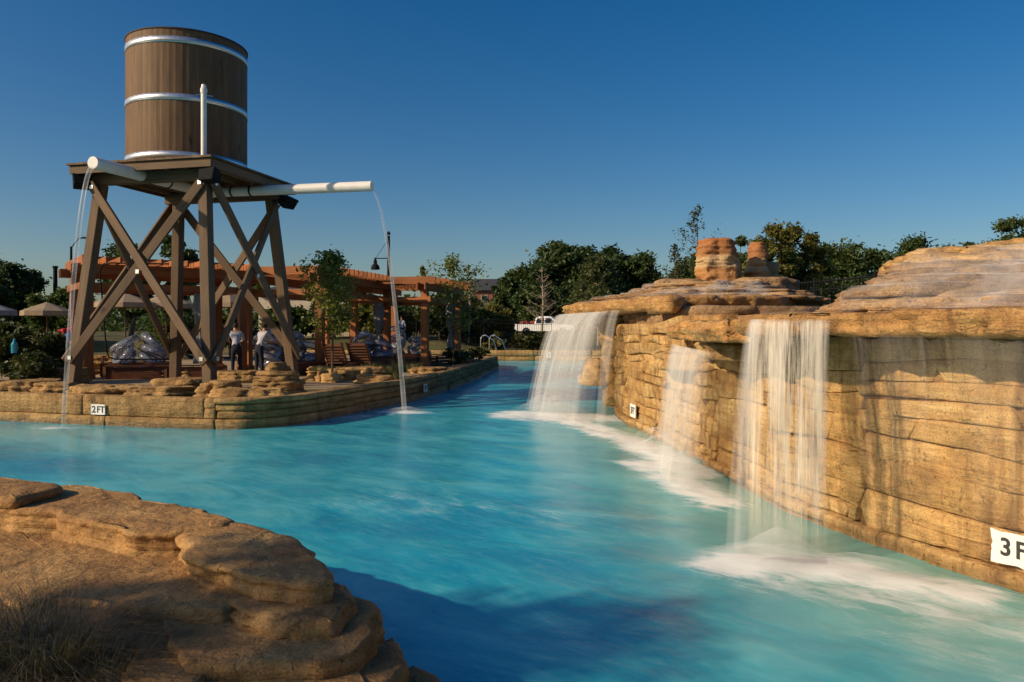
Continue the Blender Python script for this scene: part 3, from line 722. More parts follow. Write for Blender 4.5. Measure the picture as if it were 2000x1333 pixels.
# ================================================================== island edge wall, far wall, foreground ledge
iw = thing('pool_wall', (-7, 17, 0), 'low tan stone pool wall curving round the island under the water tower', 'wall')
sA = ISLP.near(*W(420, 839)[:2]); sT = ISLP.near(-.75, 40.5)
core(ISLP, 0, ISLP.L, -1.1, .56, -.12, .7, M_ISLE, iw)
course_wall(ISLP, 0, sA, [-.12, .2, .62], (2.2, 4.5), M_ISLE, iw, 31, 0, .012, .14, basecourse=.03, rough=.022, rnd=.03, skew=.0, gap=.003)
course_wall(ISLP, sA, sT, [-.12, .2, .36, .5, .63], (2.0, 4.5), M_ISLE, iw, 32, 0, .03, .14, basecourse=.04, rough=.035, rnd=.035, skew=.03, gap=.004)
course_wall(ISLP, sT, ISLP.L, [-.12, .25, .62], (3.0, 5), M_ISLE, iw, 33, 0, .03, .3, basecourse=.04, rough=.035, rnd=.04, gap=.004)
fw = thing('pool_wall', (0, 50, 0), 'pale stone wall along the far end of the pool channel', 'wall')
core(FARP, 0, FARP.L, -1.1, .62, -.12, .9, M_ISLE, fw)
course_wall(FARP, 0, FARP.L, [-.12, .3, .68], (2.5, 4.5), M_ROCK, fw, 34, 0, .03, .3, rough=.035, rnd=.05)
fl = thing('rock_ledge', (-2.2, 5.2, 0), 'large layered brown sandstone ledge in the near left corner by the water', 'rock')
core(FOREP, 0, FOREP.L, -1.1, .36, -.12, 1.2, M_FORE, fl)
def plan(pts, z): return [W(x, y, z)[:2] for x, y in pts]
# back strip, long slab, wedge slab, big slab and lower steps, traced at their own heights
rock('rock_slab', plan([(-250, 900), (60, 934), (118, 946), (96, 962), (0, 975), (-280, 960)], .74), .1, .74, M_FORE, fl, .03, .026, .028, 0, 71, smoothit=1, capn=80, ledge=.028, fs_=1.9, jag=.5, topf=.25)
rock('rock_slab', plan([(118, 947), (190, 948), (300, 972), (440, 1004), (452, 1016), (385, 1036), (330, 1042), (240, 1034), (150, 1012), (60, 996), (-120, 985), (-120, 960)], .66), .1, .66, M_FORE, fl, .03, .026, .028, 0, 72, smoothit=1, capn=80, ledge=.028, fs_=1.9, jag=.5, topf=.25)
rock('rock_slab', plan([(352, 1052), (380, 1028), (455, 1018), (540, 1040), (600, 1078), (652, 1108), (658, 1132), (620, 1142), (560, 1140), (470, 1122), (385, 1092)], .64), .1, .64, M_FORE, fl, .03, .026, .028, 0, 73, smoothit=1, capn=80, ledge=.028, fs_=1.9, jag=.5, topf=.25)
rock('rock_slab', plan([(352, 1100), (390, 1085), (560, 1130), (655, 1125), (700, 1180), (640, 1230), (420, 1190)], .52), .0, .52, M_FORE, fl, .03, .026, .028, 0, 74, smoothit=1, capn=80, ledge=.028, fs_=1.9, jag=.5, topf=.25)
rock('rock_slab', plan([(-150, 1010), (40, 1010), (120, 1030), (330, 1060), (440, 1115), (520, 1160), (480, 1200), (300, 1185), (140, 1170), (-150, 1180)], .5), .0, .5, M_FORE, fl, .03, .026, .028, 0, 75, smoothit=1, capn=80, ledge=.028, fs_=1.9, jag=.5, topf=.25)
rock('rock_slab', plan([(300, 1210), (340, 1150), (470, 1130), (640, 1130), (716, 1168), (742, 1212), (738, 1258), (690, 1285), (560, 1300), (400, 1310), (330, 1280)], .44), .0, .44, M_FORE, fl, .03, .026, .028, .02, 76, smoothit=1, capn=80, ledge=.028, fs_=1.9, jag=.5, topf=.25)
rock('rock_slab', plan([(350, 1320), (560, 1300), (700, 1282), (745, 1250), (778, 1235), (800, 1265), (790, 1310), (720, 1360), (500, 1400), (350, 1400)], .34), -.2, .34, M_FORE, fl, .03, .026, .028, .03, 77, smoothit=1, capn=80, ledge=.028, fs_=1.9, jag=.5, topf=.25)
rock('rock_slab', plan([(560, 1420), (720, 1350), (800, 1290), (840, 1300), (885, 1350), (930, 1440), (700, 1600), (500, 1600)], .22), -.4, .22, M_FORE, fl, .03, .026, .028, .03, 78, smoothit=1, capn=80, ledge=.028, fs_=1.9, jag=.5, topf=.25)
rock('rock_slab', plan([(-200, 1200), (100, 1180), (200, 1200), (330, 1290), (380, 1400), (0, 1500), (-300, 1500)], .27), -.2, .27, M_FORE, fl, .03, .026, .028, 0, 79, smoothit=1, capn=80, ledge=.028, fs_=1.9, jag=.5, topf=.25)
rock('boulder', plan([(240, 1290), (290, 1235), (360, 1225), (405, 1260), (395, 1350), (330, 1380), (255, 1350)], .38), .1, .40, M_FORE, fl, .03, .026, .028, 0, 80, smoothit=1, capn=80, ledge=.028, fs_=1.9, jag=.5, topf=.25)
rock('rock_slab', [(-.9, 2.6), (-.2, 2.9), (.2, 2.2), (.6, .9), (.8, -1.6), (-2.5, -1.6), (-3, 1.5), (-2, 2.3)], -.2, .2, M_FORE, fl, .1, .06, .1, 0, 81)

# rocks along the island edge, each its own thing
gi = 'rocks on the island edge'
def irock(px, py, wpx, dep, h, lab, zb=.5, seed=0, mat=None, bev=.1, flat=.12, under=-.05, name='boulder', n=11, jit=.16, rough=.06):
    X0, Y0, _ = W(px, py, zb); rx = wpx*Y0/F/2
    o = rock(name, ell(X0, Y0+dep/2, rx, dep/2, random.Random(seed).uniform(-.2, .2), n, jit, seed), zb-.12, zb+h, mat or M_ISLE, None, .055, rough*1.15, bev*.4, under, seed, ledge=.06, smoothit=1, fs_=3.4, jag=1.0)
    return tag(o, lab, 'rock', gi)
irock(25, 770, 120, 1.2, .28, 'low rounded slab at the far left end of the island edge', .5, 101)
irock(95, 772, 90, .9, .26, 'flat slab on the wall left of the front left tower leg', .5, 102)
irock(190, 775, 150, 1.0, .20, 'long thin slab on the wall above the 2 FT sign', .52, 103)
irock(300, 776, 130, .7, .20, 'low slab on the wall midway between the two front tower legs', .52, 104)
irock(345, 770, 110, .8, .34, 'tilted slab just left of the front tower leg foot', .52, 105)
irock(122, 752, 70, .8, .42, 'square block rock against the left tower leg', .55, 106, bev=.06)
irock(185, 728, 74, 1.0, .55, 'stacked square rock behind the left tower leg', .6, 107, bev=.06, under=-.02)
irock(250, 735, 210, 2.2, .20, 'wide flat slab in the tower shadow between the legs', .55, 108)
irock(345, 735, 80, .8, .22, 'small flat rock at the foot of the rear tower leg', .6, 109)
irock(395, 779, 40, .35, .34, 'upright wedge rock in front of the nearest tower leg', .5, 110, bev=.05)
irock(430, 781, 60, .5, .40, 'knobbly block right of the nearest tower leg foot', .5, 111, bev=.07)
irock(475, 785, 150, .7, .24, 'broad layered shelf rock below the rounded stone mound', .5, 112, bev=.06)
irock(455, 742, 90, .9, .22, 'pale block rock behind the layered shelf rock', .62, 113, bev=.07)
# the beehive mound of bedded stone
mound = thing('rock_mound', W(528, 765, .6), 'beehive mound of thin bedded stone right of the nearest tower leg', 'rock', gi)
mx, my, _ = W(528, 768, .6); my += .55
for k in range(7):
    rx = [.60, .58, .55, .49, .42, .33, .24][k]
    rock('stone_layer', ell(mx+random.uniform(-.03, .03), my, rx, rx*.9, 0, 12, .08, 130+k), (.55+k*.1), .55+(k+1)*.1+.01, M_ISLE, mound, .05, .045, .02, 0, 130+k, ledge=.05, smoothit=1, jag=1.2)
for k, (px, py, wp) in enumerate([(607, 742, 26), (628, 744, 24), (645, 746, 40), (618, 733, 36), (655, 735, 44), (680, 742, 40)]):
    irock(px, py, wp, .45, .22+.05*(k % 2), ['leftmost of the squarish pale blocks below the grasses', 'second squarish pale block from the mound below the grasses', 'wide pale block in the lower row below the grasses', 'pale block of the upper row nearest the mound', 'long pale block of the upper row below the grasses', 'rightmost pale block of the cluster below the grasses'][k], .55, 150+k, M_ROCK, .05, n=8, jit=.1)
irock(730, 752, 90, .7, .25, 'low dark slab left of the falling jet of water', .5, 160)
irock(835, 732, 70, .8, .22, 'rounded slab on the wall right of the falling jet of water', .5, 161)
irock(915, 712, 40, 1.0, .2, 'small slab near the tip of the island', .5, 162)
irock(700, 738, 110, .6, .3, 'long flat ledge stone under the ornamental grasses', .52, 163)

# ================================================================== water tower
TC = Vector((-8.2, 19.6, 0)); yaw = R(13.5)
u = Vector((math.sin(yaw), math.cos(yaw), 0)); v = Vector((-math.cos(yaw), math.sin(yaw), 0))
tw = thing('water_tower', (TC.x, TC.y, .55), 'wooden water tower with round banded tank on crossed timber legs', 'water tower')
def tp(a, b, z): q = TC+u*a+v*b; return Vector((q.x, q.y, z))
PT = 5.95; hb, ht = 1.86, 1.42
corners = [(-1, 1), (-1, -1), (1, -1), (1, 1)]          # left, front, right, back
def legp(c, z):
    t_ = (z-.6)/(5.55-.6); h_ = hb+(ht-hb)*t_; return tp(c[0]*h_, c[1]*h_, z)
for c in corners: beam('leg', legp(c, .45), legp(c, 5.5), .235, .235, M_TOWER, tw, up=u)
for i in range(4):
    c0, c1 = corners[i], corners[(i+1) % 4]; nrm = Vector(((c0[0]+c1[0])/2*u.x+(c0[1]+c1[1])/2*v.x, (c0[0]+c1[0])/2*u.y+(c0[1]+c1[1])/2*v.y, 0))
    for (a, b, o_) in ((c0, c1, .17), (c1, c0, .02 if False else .25)):
        p0, p1 = legp(a, 1.35), legp(b, 5.4); ex = (p1-p0).normalized()*.12
        br = beam('brace', p0-ex+nrm*o_, p1+ex+nrm*o_, .075, .215, M_TOWER, tw, up=Vector((0, 0, 1)))
        for e_ in (p0+nrm*(o_+.045), p1+nrm*(o_+.045)):
            MB().box(tuple(e_), (.09, .02, .09), math.atan2(nrm.y, nrm.x)+math.pi/2).build('bolt_plate', M_GALV, br)
    mid = (legp(c0, 3.35)+legp(c1, 3.35))/2
    MB().box(tuple(mid+nrm*.31), (.09, .02, .09), math.atan2(nrm.y, nrm.x)+math.pi/2).build('bolt_plate', M_GALV, tw)
for s_ in (-1, 1):
    beam('cap_beam', tp(s_*ht, -1.8, 5.62), tp(s_*ht, 1.8, 5.62), .2, .26, M_TOWER, tw)
    for (q, a_) in ((ht, 1.55), (-ht, 1.55)): pass
for k in range(7): b_ = -1.62+k*.54; beam('joist', tp(-1.78, b_, 5.79), tp(1.78, b_, 5.79), .08, .12, M_TOWER, tw, bev=.005)
for k in range(16):
    b_ = -1.95+.122+k*.2437
    beam('platform_plank', tp(-1.95, b_, 5.92), tp(1.95, b_, 5.92), .237, .05, M_TOWER, tw, bev=.004)
for (p0, p1) in ((tp(-1.87, -1.9, 5.79), tp(-1.87, 1.9, 5.79)), (tp(1.87, -1.9, 5.79), tp(1.87, 1.9, 5.79)), (tp(-1.84, -1.87, 5.788), tp(1.84, -1.87, 5.788)), (tp(-1.84, 1.87, 5.788), tp(1.84, 1.87, 5.788))):
    beam('fascia_board', p0, p1, .05, .19, M_TOWER, tw, bev=.004)
# tank of staves
TX, TY, TR = -8.27, 19.6, 1.43
tank = MB().lathe((0, 0, 0), [(0, 0), (TR-.03, 0), (TR-.03, 3.14), (TR-.12, 3.17), (0, 3.19)], 48).build('tank', M_STAVE, tw, Matrix.Translation((TX, TY, PT)))
NS = 60; ha = math.pi/NS*.985; sm = MB()
for z in (0.0, 3.2):
    for (r_, a_) in ((TR-.05, -ha), (TR, -ha), (TR+.004, 0), (TR, ha), (TR-.05, ha)): sm.v.append((r_*math.cos(a_), r_*math.sin(a_), z))
sm.f = [(0, 1, 6, 5), (1, 2, 7, 6), (2, 3, 8, 7), (3, 4, 9, 8), (4, 0, 5, 9), (4, 3, 2, 1, 0), (5, 6, 7, 8, 9)]
st0 = None
for k in range(NS):
    M = Matrix.Translation((TX, TY, PT+random.uniform(-.006, .006))) @ Matrix.Rotation(2*math.pi*k/NS, 4, 'Z')
    if st0 is None: st0 = sm.build('stave', M_STAVE, tank, M)
    else: o = st0.copy(); COL.objects.link(o); place(o, M, tank)
for z in (6.17, 7.54, 8.90):
    MB().lathe((0, 0, 0), [(TR+.006, -.075), (TR+.014, -.075), (TR+.016, 0), (TR+.014, .075), (TR+.006, .075)], 72).build('hoop', M_GALV, tw, Matrix.Translation((TX, TY, z)), True)
MB().lathe((0, 0, 0), [(TR+.02, 0), (TR+.025, .03), (TR-.05, .05), (TR*.6, .11), (0, .13)], 60).build('tank_lid', M_SHINGLE, tw, Matrix.Translation((TX, TY, PT+3.2)), True)
MB().lathe((0, 0, 0), [(.4, 0), (.4, .1), (.33, .14), (0, .15)], 24).build('hatch', M_GALV, tw, Matrix.Translation((TX+.1, TY-.5, PT+3.3)), True)
# standpipe against the tank
pp = P(398, 300, 17.85); pv = MB().tube([(pp[0], pp[1], PT), (pp[0], pp[1], 7.55)], .063, 14).build('standpipe', M_PVC, tw, smooth=False)
MB().lathe((0, 0, 0), [(.075, 0), (.078, .1), (.06, .14), (.05, .2), (.0, .22)], 14).build('pipe_cap', M_PVC, pv, Matrix.Translation((pp[0], pp[1], 7.5)))
MB().bar((pp[0]-.16, pp[1]-.05, 7.46), (pp[0]+.18, pp[1]+.1, 7.46), .015, .015).build('pipe_bracket', M_GALV, pv)
# spouts
def spout(p0, p1, r_, fr):
    p0, p1 = Vector(p0), Vector(p1); d = (p1-p0)
    m = MB(); m.tube([p0, p1], r_, 24, cap=False); m.tube([p1+d.normalized()*.001, p0], r_*.88, 24, cap=False)
    n = len(m.v)
    for k in range(24): l = (k+1) % 24; m.f.append((24+k, 24+l, 48+l, 48+k))
    o = m.build('spout_pipe', M_PVC, tw)
    for f_ in fr:
        q = p0+d*f_; MB().tube([q-d.normalized()*.025, q+d.normalized()*.025], r_*1.07, 20).build('pipe_clamp', M_BLACK, o)
        MB().tube([q+Vector((0, 0, r_)), q+Vector((0, 0, .42))], .008, 6).build('hanger_rod', M_GALV, o)
    return o
SL = Vector(P(181, 318, 16.7)); spout(SL+u*4.2+Vector((0, 0, .05)), SL, .135, (.42, .58))
SR = Vector(P(727, 364, 18.9)); spout(SR+v*4.5+Vector((0, 0, .03)), SR, .125, (.14, .26))
# floodlights
def flood(p, rz, tilt, s_=1.0):
    m = MB(); b_ = [(-.15, -.1, -.12), (.15, -.1, -.12), (.15, .1, -.09), (-.15, .1, -.09), (-.17, -.14, .12), (.17, -.14, .12), (.13, .12, .1), (-.13, .12, .1)]
    M = Matrix.Translation(p) @ Matrix.Rotation(rz, 4, 'Z') @ Matrix.Rotation(tilt, 4, 'X') @ Matrix.Scale(s_, 4)
    m.v = b_; m.f = [(3, 2, 1, 0), (4, 5, 6, 7), (0, 1, 5, 4), (1, 2, 6, 5), (2, 3, 7, 6), (3, 0, 4, 7)]
    o = bevel(m.build('floodlight', M_BLACK, tw, M), .02)
    MB().bar(tuple(Vector(p)), tuple(Vector(p)+Vector((0, 0, .3))), .05, .03).build('floodlight_bracket', M_BLACK, o)
flood(P(160, 358, 18.3), R(35), R(-35), 1.25); flood(P(411, 345, 17.5), R(-20), R(-20), 1.35); flood(P(561, 395, 20.5), R(60), R(30), 1.3)

# ================================================================== depth markers
def text_mesh(txt, size):
    c = bpy.data.curves.new('lettering', 'FONT'); c.body = txt; c.size = size; c.extrude = .002; c.offset = size*.018; c.align_x = 'CENTER'; c.align_y = 'CENTER'
    o = bpy.data.objects.new('lettering', c); COL.objects.link(o); bpy.context.view_layer.update()
    me = bpy.data.meshes.new_from_object(o.evaluated_get(bpy.context.evaluated_depsgraph_get())); bpy.data.objects.remove(o); bpy.data.curves.remove(c)
    me.materials.clear(); return me
def marker(path, s, z, wd, ht_, off, label, txts, seed=0, ragged=0.0):
    p = path.at([s], off)[0]; n = path.at([s], 1.0)[0]-path.at([s], 0)[0]; n = n/np.linalg.norm(n)
    zx = Vector((n[0], n[1], 0)); xx = Vector((-n[1], n[0], 0))
    if xx.cross(Vector((0, 0, 1))).dot(zx) < 0: xx = -xx
    M = Matrix(((xx.x, 0, zx.x, p[0]), (xx.y, 0, zx.y, p[1]), (0, 1, 0, z), (0, 0, 0, 1)))
    root = thing('depth_marker', (p[0], p[1], z-ht_/2), label, 'sign', 'pool depth markers')
    rr = random.Random(seed); pts = []
    for (a, b, c, d_) in ((-1, -1, 1, -1), (1, -1, 1, 1), (1, 1, -1, 1), (-1, 1, -1, -1)):
        for k in range(8): f_ = k/8; pts.append(((a+(c-a)*f_)*wd/2+rr.uniform(-1, 1)*ragged, (b+(d_-b)*f_)*ht_/2+rr.uniform(-1, 1)*ragged))
    m = MB(); nn = len(pts); m.v = [(x, y, -.02) for x, y in pts]+[(x, y, 0) for x, y in pts]
    m.f = [tuple(range(nn, 2*nn))]+[(k, (k+1) % nn, nn+(k+1) % nn, nn+k) for k in range(nn)]
    m.build('panel', M_WHITE, root, M)
    for (t_, x, sz, y) in txts:
        me = text_mesh(t_, sz); o = add('lettering', me, None, M_INK, root, M @ Matrix.Translation((x, y, .004)))
    return root
s1 = ISLP.near(*W(196, 831)[:2]); marker(ISLP, s1, .335, .36, .215, .05, 'white 2 FT depth marker on the lit pool wall below the tower', [('2', -.10, .2, -.005), ('FT', .075, .19, -.005)], 1, .004)
s2 = ISLP.near(*W(827, 778)[:2]); marker(ISLP, s2, .30, .36, .215, .075, 'small 2 FT depth marker on the shaded side of the island wall', [('2', -.09, .2, -.005), ('FT', .06, .2, -.005)], 2, .004)
s3 = WALLP.near(2.5, 15.6); marker(WALLP, s3, .36, .40, .26, .085, 'white depth marker low on the rock wall near the far falls', [('3', -.10, .2, -.005), ('FT', .06, .2, -.005)], 3, .006)
s4 = WALLP.near(3.93, 5.9)+.11; marker(WALLP, s4, .315, .52, .25, .085, 'large white 3 FT depth marker cut off by the right edge of the picture', [('3', -.145, .19, 0), ('FT', .03, .19, 0)], 4, .011)
s5 = FARP.near(2.4, 49.9); marker(FARP, s5, .38, .32, .36, .09, 'tiny white depth marker on the far pool wall', [('2', 0, .25, 0)], 5, .004)

# ================================================================== vegetation helpers
def quads_mesh(name, C, A, B, tint, mat, parent=None, extra=None):
    n = len(C); V = np.empty((n*4, 3)); V[0::4] = C-A-B; V[1::4] = C+A-B*.2; V[2::4] = C+A*.2+B*1.1; V[3::4] = C-A*.9+B*.3
    f = np.arange(n*4).reshape(n, 4)
    o = add(name, V, f, mat, parent); fattr(o.data, 'tint', np.repeat(tint, 4)); return o
def rvec(rng, n):
    x = rng.normal(size=(n, 3)); return x/np.linalg.norm(x, axis=1)[:, None]
def leaves(rng, centers, radii, per, size, flat=.6):
    C = np.concatenate([c+rng.normal(size=(per, 3))*r*np.array([1, 1, .8])*.5 for c, r in zip(centers, radii)])
    n = len(C); a = rvec(rng, n); a[:, 2] *= flat; a /= np.linalg.norm(a, axis=1)[:, None]; b = np.cross(a, rvec(rng, n)); b /= np.linalg.norm(b, axis=1)[:, None]+1e-9
    s = size*rng.uniform(.6, 1.3, n)[:, None]
    return C, a*s, b*s*.6
def tree_mesh(seed, h, rx, rz, cz, clumps, per, leaf, mat, bark, trunk_r, name, loc, label, group=None, open_=0.0, cat='tree', lean=(0, 0), sparse=1.0, yscale=1.0):
    rng = np.random.default_rng(seed); root = thing(name, loc, label, cat, group); L = np.array(loc)
    cen = rng.normal(size=(clumps*4, 3)); cen /= np.linalg.norm(cen, axis=1)[:, None]; cen *= (rng.uniform(0, 1, clumps*4)**.42)[:, None]
    lump = 1+.28*fbm(cen*1.7+seed, 1.0, 2, seed)[:, None]
    cen = (cen*lump)[:clumps]*np.array([rx, rx*yscale, rz])+np.array([lean[0], lean[1], cz])
    rad = rng.uniform(.5, 1.15, clumps)*rx*.30*sparse
    C, A, B = leaves(rng, cen+L, rad, per, leaf)
    tint = np.clip(np.repeat(rng.uniform(0, 1, clumps)*.6, per)+rng.uniform(0, .4, len(C)), 0, 1)
    m = MB(); top = np.array([lean[0]*.7, lean[1]*.7, cz+rz*.35])
    pts = [L+np.array([0, 0, -.2]), L+top*.35+rng.normal(size=3)*[.03*h, .03*h, 0], L+top*.7+rng.normal(size=3)*[.03*h, .03*h, 0], L+top]
    m.tube([tuple(p) for p in pts], [trunk_r*1.25, trunk_r*.85, trunk_r*.55, trunk_r*.15], 7)
    m.build('trunk', bark, root)
    mb = MB()
    for k in range(min(clumps, 22)):
        c = cen[k]+L; t_ = rng.uniform(.35, .9); s_ = pts[1]+(pts[3]-pts[1])*t_; mid = (s_+c)/2+np.array([0, 0, -.06*h])
        mb.tube([tuple(s_), tuple(mid), tuple(c)], [trunk_r*.35, trunk_r*.22, trunk_r*.06], 5, cap=False)
    mb.build('limb', bark, root)
    quads_mesh('crown', C, A, B, tint, mat, root)
    return root
def gz(x, y): return float(ground_z(np.array([x]), np.array([y]))[0])

# trees at the back, right of the channel
def back_tree(px, ytop, Yd, wpx, label, seed, mat=None, dens=1.0, group='trees behind the pool', botpx=None, leaf=.34, yscale=1.0, lean=(0, 0)):
    X0 = (px-1000)*Yd/F; zt = CAMZ+(HOR-ytop)*Yd/F; g0 = gz(X0, Yd); h = zt-g0; rx = wpx*Yd/F/2*.86; rz = h*.44
    zb = (CAMZ+(HOR-botpx)*Yd/F-g0) if botpx else None
    cz = h-rz*1.02
    if zb is not None: rz = (h-zb)/2; cz = (h+zb)/2
    cl = int(60*dens)
    return tree_mesh(seed, h, rx, rz*.92, cz, cl, int(230*min(dens, 1.2)), leaf*.62*Yd/85, mat or L_DARK, M_BARK, .022*h, 'leafy_tree', (X0, Yd, g0), label, group, yscale=yscale, lean=lean)
back_tree(1105, 462, 88, 170, 'tallest dark tree behind the far pool wall', 201, dens=1.5)
back_tree(1030, 505, 86, 110, 'dark rounded tree on the left edge of the far wood', 202, dens=1.2)
back_tree(1215, 482, 90, 170, 'broad dark tree directly left of the sparse sapling', 203, dens=1.4)
back_tree(985, 540, 84, 60, 'small dark tree beside the brick building', 204, dens=.8)
back_tree(1165, 520, 82, 110, 'lower dark tree between the two tallest ones', 205, dens=1.1)
back_tree(1270, 520, 88, 90, 'dark tree at the right end of the far wood', 206, dens=1)
back_tree(1060, 545, 80, 120, 'low dark tree above the white pickup', 207, dens=1.1)
back_tree(1360, 490, 62, 140, 'bushy green tree behind the banded rock pinnacle', 208, L_MID, 1.0)
back_tree(1440, 440, 34, 100, 'slender olive tree between the two rock pinnacles', 209, L_MID, .9, leaf=.34)
back_tree(1510, 435, 30, 120, 'yellowish bushy tree right of the small rock pinnacle', 210, L_YEL, 1.2, leaf=.36)
back_tree(1570, 430, 31, 120, 'yellow green tree with an upright plume above the fence', 211, L_YEL, 1.2, leaf=.36)
back_tree(1640, 468, 40, 160, 'dark green bushy tree behind the black hill fence', 212, L_MID, 1.0)
back_tree(1705, 476, 42, 150, 'dark tree behind the right end of the hill fence', 213, L_DARK, 1.0)
back_tree(1760, 482, 46, 130, 'low dark tree left of the round treetop', 214, L_DARK, .9)
back_tree(1825, 440, 46, 150, 'round dark treetop above the right hand rock terrace', 215, L_MID, 1.1)
back_tree(1905, 465, 48, 110, 'low treetop between the round one and the right edge', 216, L_DARK, .8)
back_tree(1990, 418, 44, 150, 'treetop in the upper right corner above the rocks', 217, L_MID, 1.1)
for k, (px, yt, Yd, wp) in enumerate([(1320, 560, 50, 90), (1600, 540, 36, 120), (1675, 540, 38, 120), (1745, 545, 40, 120), (1530, 545, 33, 80)]):
    back_tree(px, yt, Yd, wp, ['low green bush behind the left dome of rock', 'dark bush behind the left posts of the hill fence', 'dark bush behind the middle of the hill fence', 'dark bush behind the right posts of the hill fence', 'bush between the dark pinnacle and the hill fence'][k], 230+k, L_DARK if k else L_MID, .9, 'bushes behind the rockwork')
# left side
back_tree(20, 505, 60, 130, 'dark tree at the left edge of the picture', 240, L_DARK, 1.4)
back_tree(-40, 520, 50, 120, 'dark tree cut off by the left edge of the picture', 241, L_DARK, 1.1)
back_tree(115, 545, 42, 110, 'green tree left of the tower behind the tan umbrella', 242, L_MID, 1.0)
back_tree(255, 465, 62, 110, 'treetop seen between the left tower legs above the pergola', 243, L_DARK, 1.0)
back_tree(350, 460, 64, 90, 'treetop seen behind the rear tower leg', 244, L_DARK, 1.0)
back_tree(510, 515, 70, 60, 'small treetop above the middle pergola roof', 245, L_MID, .6)
back_tree(150, 500, 55, 30, 'thin treetop beside the left street lamp', 246, L_MID, .3)
for k, (px, yt, Yd, wp) in enumerate([(20, 620, 20.5, 120), (95, 640, 21.5, 90), (55, 690, 19.6, 110), (-60, 600, 22, 140)]):
    back_tree(px, yt, Yd, wp, ['tall dark shrub at the left edge behind the pool wall', 'dark shrub left of the colourful spinner', 'low dark shrub on the wall at the far left', 'dark shrub cut off by the left picture edge'][k], 250+k, L_SHRUB, .8, 'shrubs left of the tower', leaf=.38)
for k, (px, yt, Yd, wp) in enumerate([(560, 600, 56, 110), (640, 590, 57, 90), (720, 585, 56, 120), (790, 590, 57, 90), (860, 570, 55, 100), (915, 575, 57, 90), (350, 615, 40, 160), (450, 610, 42, 120), (960, 595, 60, 90)]):
    back_tree(px, yt, Yd, wp, ['hedge bush seen under the left half of the middle pergola', 'hedge bush behind the leafy sapling', 'hedge bush behind the red post of the middle pergola', 'hedge bush above the person in white at the far fence', 'bush behind the right pergola post', 'bush right of the right pergola', 'bush behind the inflatable rings under the left pergola', 'bush behind the two people in white', 'bush between the right pergola and the far wood'][k], 260+k, [L_MID, L_SHRUB, L_YEL][k % 3], .7, 'bushes behind the pergolas', leaf=.4)

rng_ = np.random.default_rng(12); NC = 520
bx = rng_.uniform(-190, 190, NC); by = rng_.uniform(125, 170, NC); bh = 2.2+3.2*rng_.uniform(0, 1, NC)**.7*(.6+.5*np.sin(bx*.11)**2)
cc = np.stack([bx, by, 1.5+bh*rng_.uniform(.2, 1, NC)], 1); C, A, B = leaves(rng_, cc, np.full(NC, 4.2), 70, .5)
C[:, 2] = np.maximum(C[:, 2], 1.2); fw_ = quads_mesh('far_wood', C, A, B, np.clip(np.repeat(rng_.uniform(0, .6, NC), 70)+rng_.uniform(0, .4, len(C)), 0, 1), L_DARK)
tag(fw_, 'low dark belt of woodland along the horizon behind everything', 'woodland', None, 'stuff')
# low planting on the far bank: each shrub its own thing
rs = random.Random(3)
for k in range(20):
    px = 868+k*13+rs.uniform(-4, 4); Yd = 53+rs.uniform(0, 7); X0 = (px-1000)*Yd/F
    o = tree_mesh(300+k, 1.0, rs.uniform(.6, .95), .55, .5, 12, 50, .15, [L_SHRUB, L_MID, L_YEL][k % 3], M_BARK, .03, 'low_shrub', (X0, Yd, gz(X0, Yd)), 'low shrub in the planted bank behind the far pool wall', 'shrubs on the far bank', cat='shrub')

# bare and feathery trees in front of the wood
def bare_tree(px, ytop, Yd, wpx, label, seed, leafmat=None, n=46, name='bare_tree', bark=None, base=None):
    rng = np.random.default_rng(seed); X0 = (px-1000)*Yd/F; g0 = gz(X0, Yd) if base is None else base; h = CAMZ+(HOR-ytop)*Yd/F-g0; rx = wpx*Yd/F/2
    root = thing(name, (X0, Yd, g0), label, 'tree', 'young trees round the pool'); L = np.array((X0, Yd, g0)); m = MB(); r0 = .012*h
    m.tube([tuple(L+[0, 0, -.2]), tuple(L+[.02*h, 0, h*.5]), tuple(L+[0, 0, h])], [r0*1.4, r0, r0*.2], 6); m.build('trunk', bark or M_BARKP, root)
    mb = MB(); tips = []
    for k in range(n):
        t_ = rng.uniform(.22, .95); a = rng.uniform(0, 2*math.pi); l = rx*(1.15-t_)*1.3*rng.uniform(.6, 1.1); s_ = L+np.array([0, 0, h*t_]); e = s_+np.array([math.cos(a)*l, math.sin(a)*l, l*rng.uniform(.25, .8)])
        mid = (s_+e)/2+np.array([0, 0, -.08*l]); mb.tube([tuple(s_), tuple(mid), tuple(e)], [r0*.4, r0*.25, r0*.08], 4, cap=False)
        for q in range(4):
            f_ = rng.uniform(.3, 1); st = s_+(e-s_)*f_; d_ = rvec(rng, 1)[0]*l*.35; d_[2] = abs(d_[2]); mb.tube([tuple(st), tuple(st+d_)], [r0*.16, r0*.05], 3, cap=False); tips += [st, st+d_, st+d_*.5]
    mb.build('branch', bark or M_BARKP, root)
    if leafmat:
        tips = np.array(tips); C, A, B = leaves(rng, tips, np.full(len(tips), rx*.14), 14, .0016*Yd*1.15)
        quads_mesh('foliage', C, A, B, rng.uniform(0, 1, len(C)), leafmat, root)
    return root
bare_tree(1058, 520, 66, 70, 'bare grey twiggy tree behind the fence left of the falls', 400)
bare_tree(915, 512, 56, 60, 'bare pale twigs above the right pergola', 401, None, 40)
bare_tree(1168, 500, 58, 110, 'feathery pale green conifer left of the upper rock dome', 402, L_FERN, 60, 'feathery_conifer')

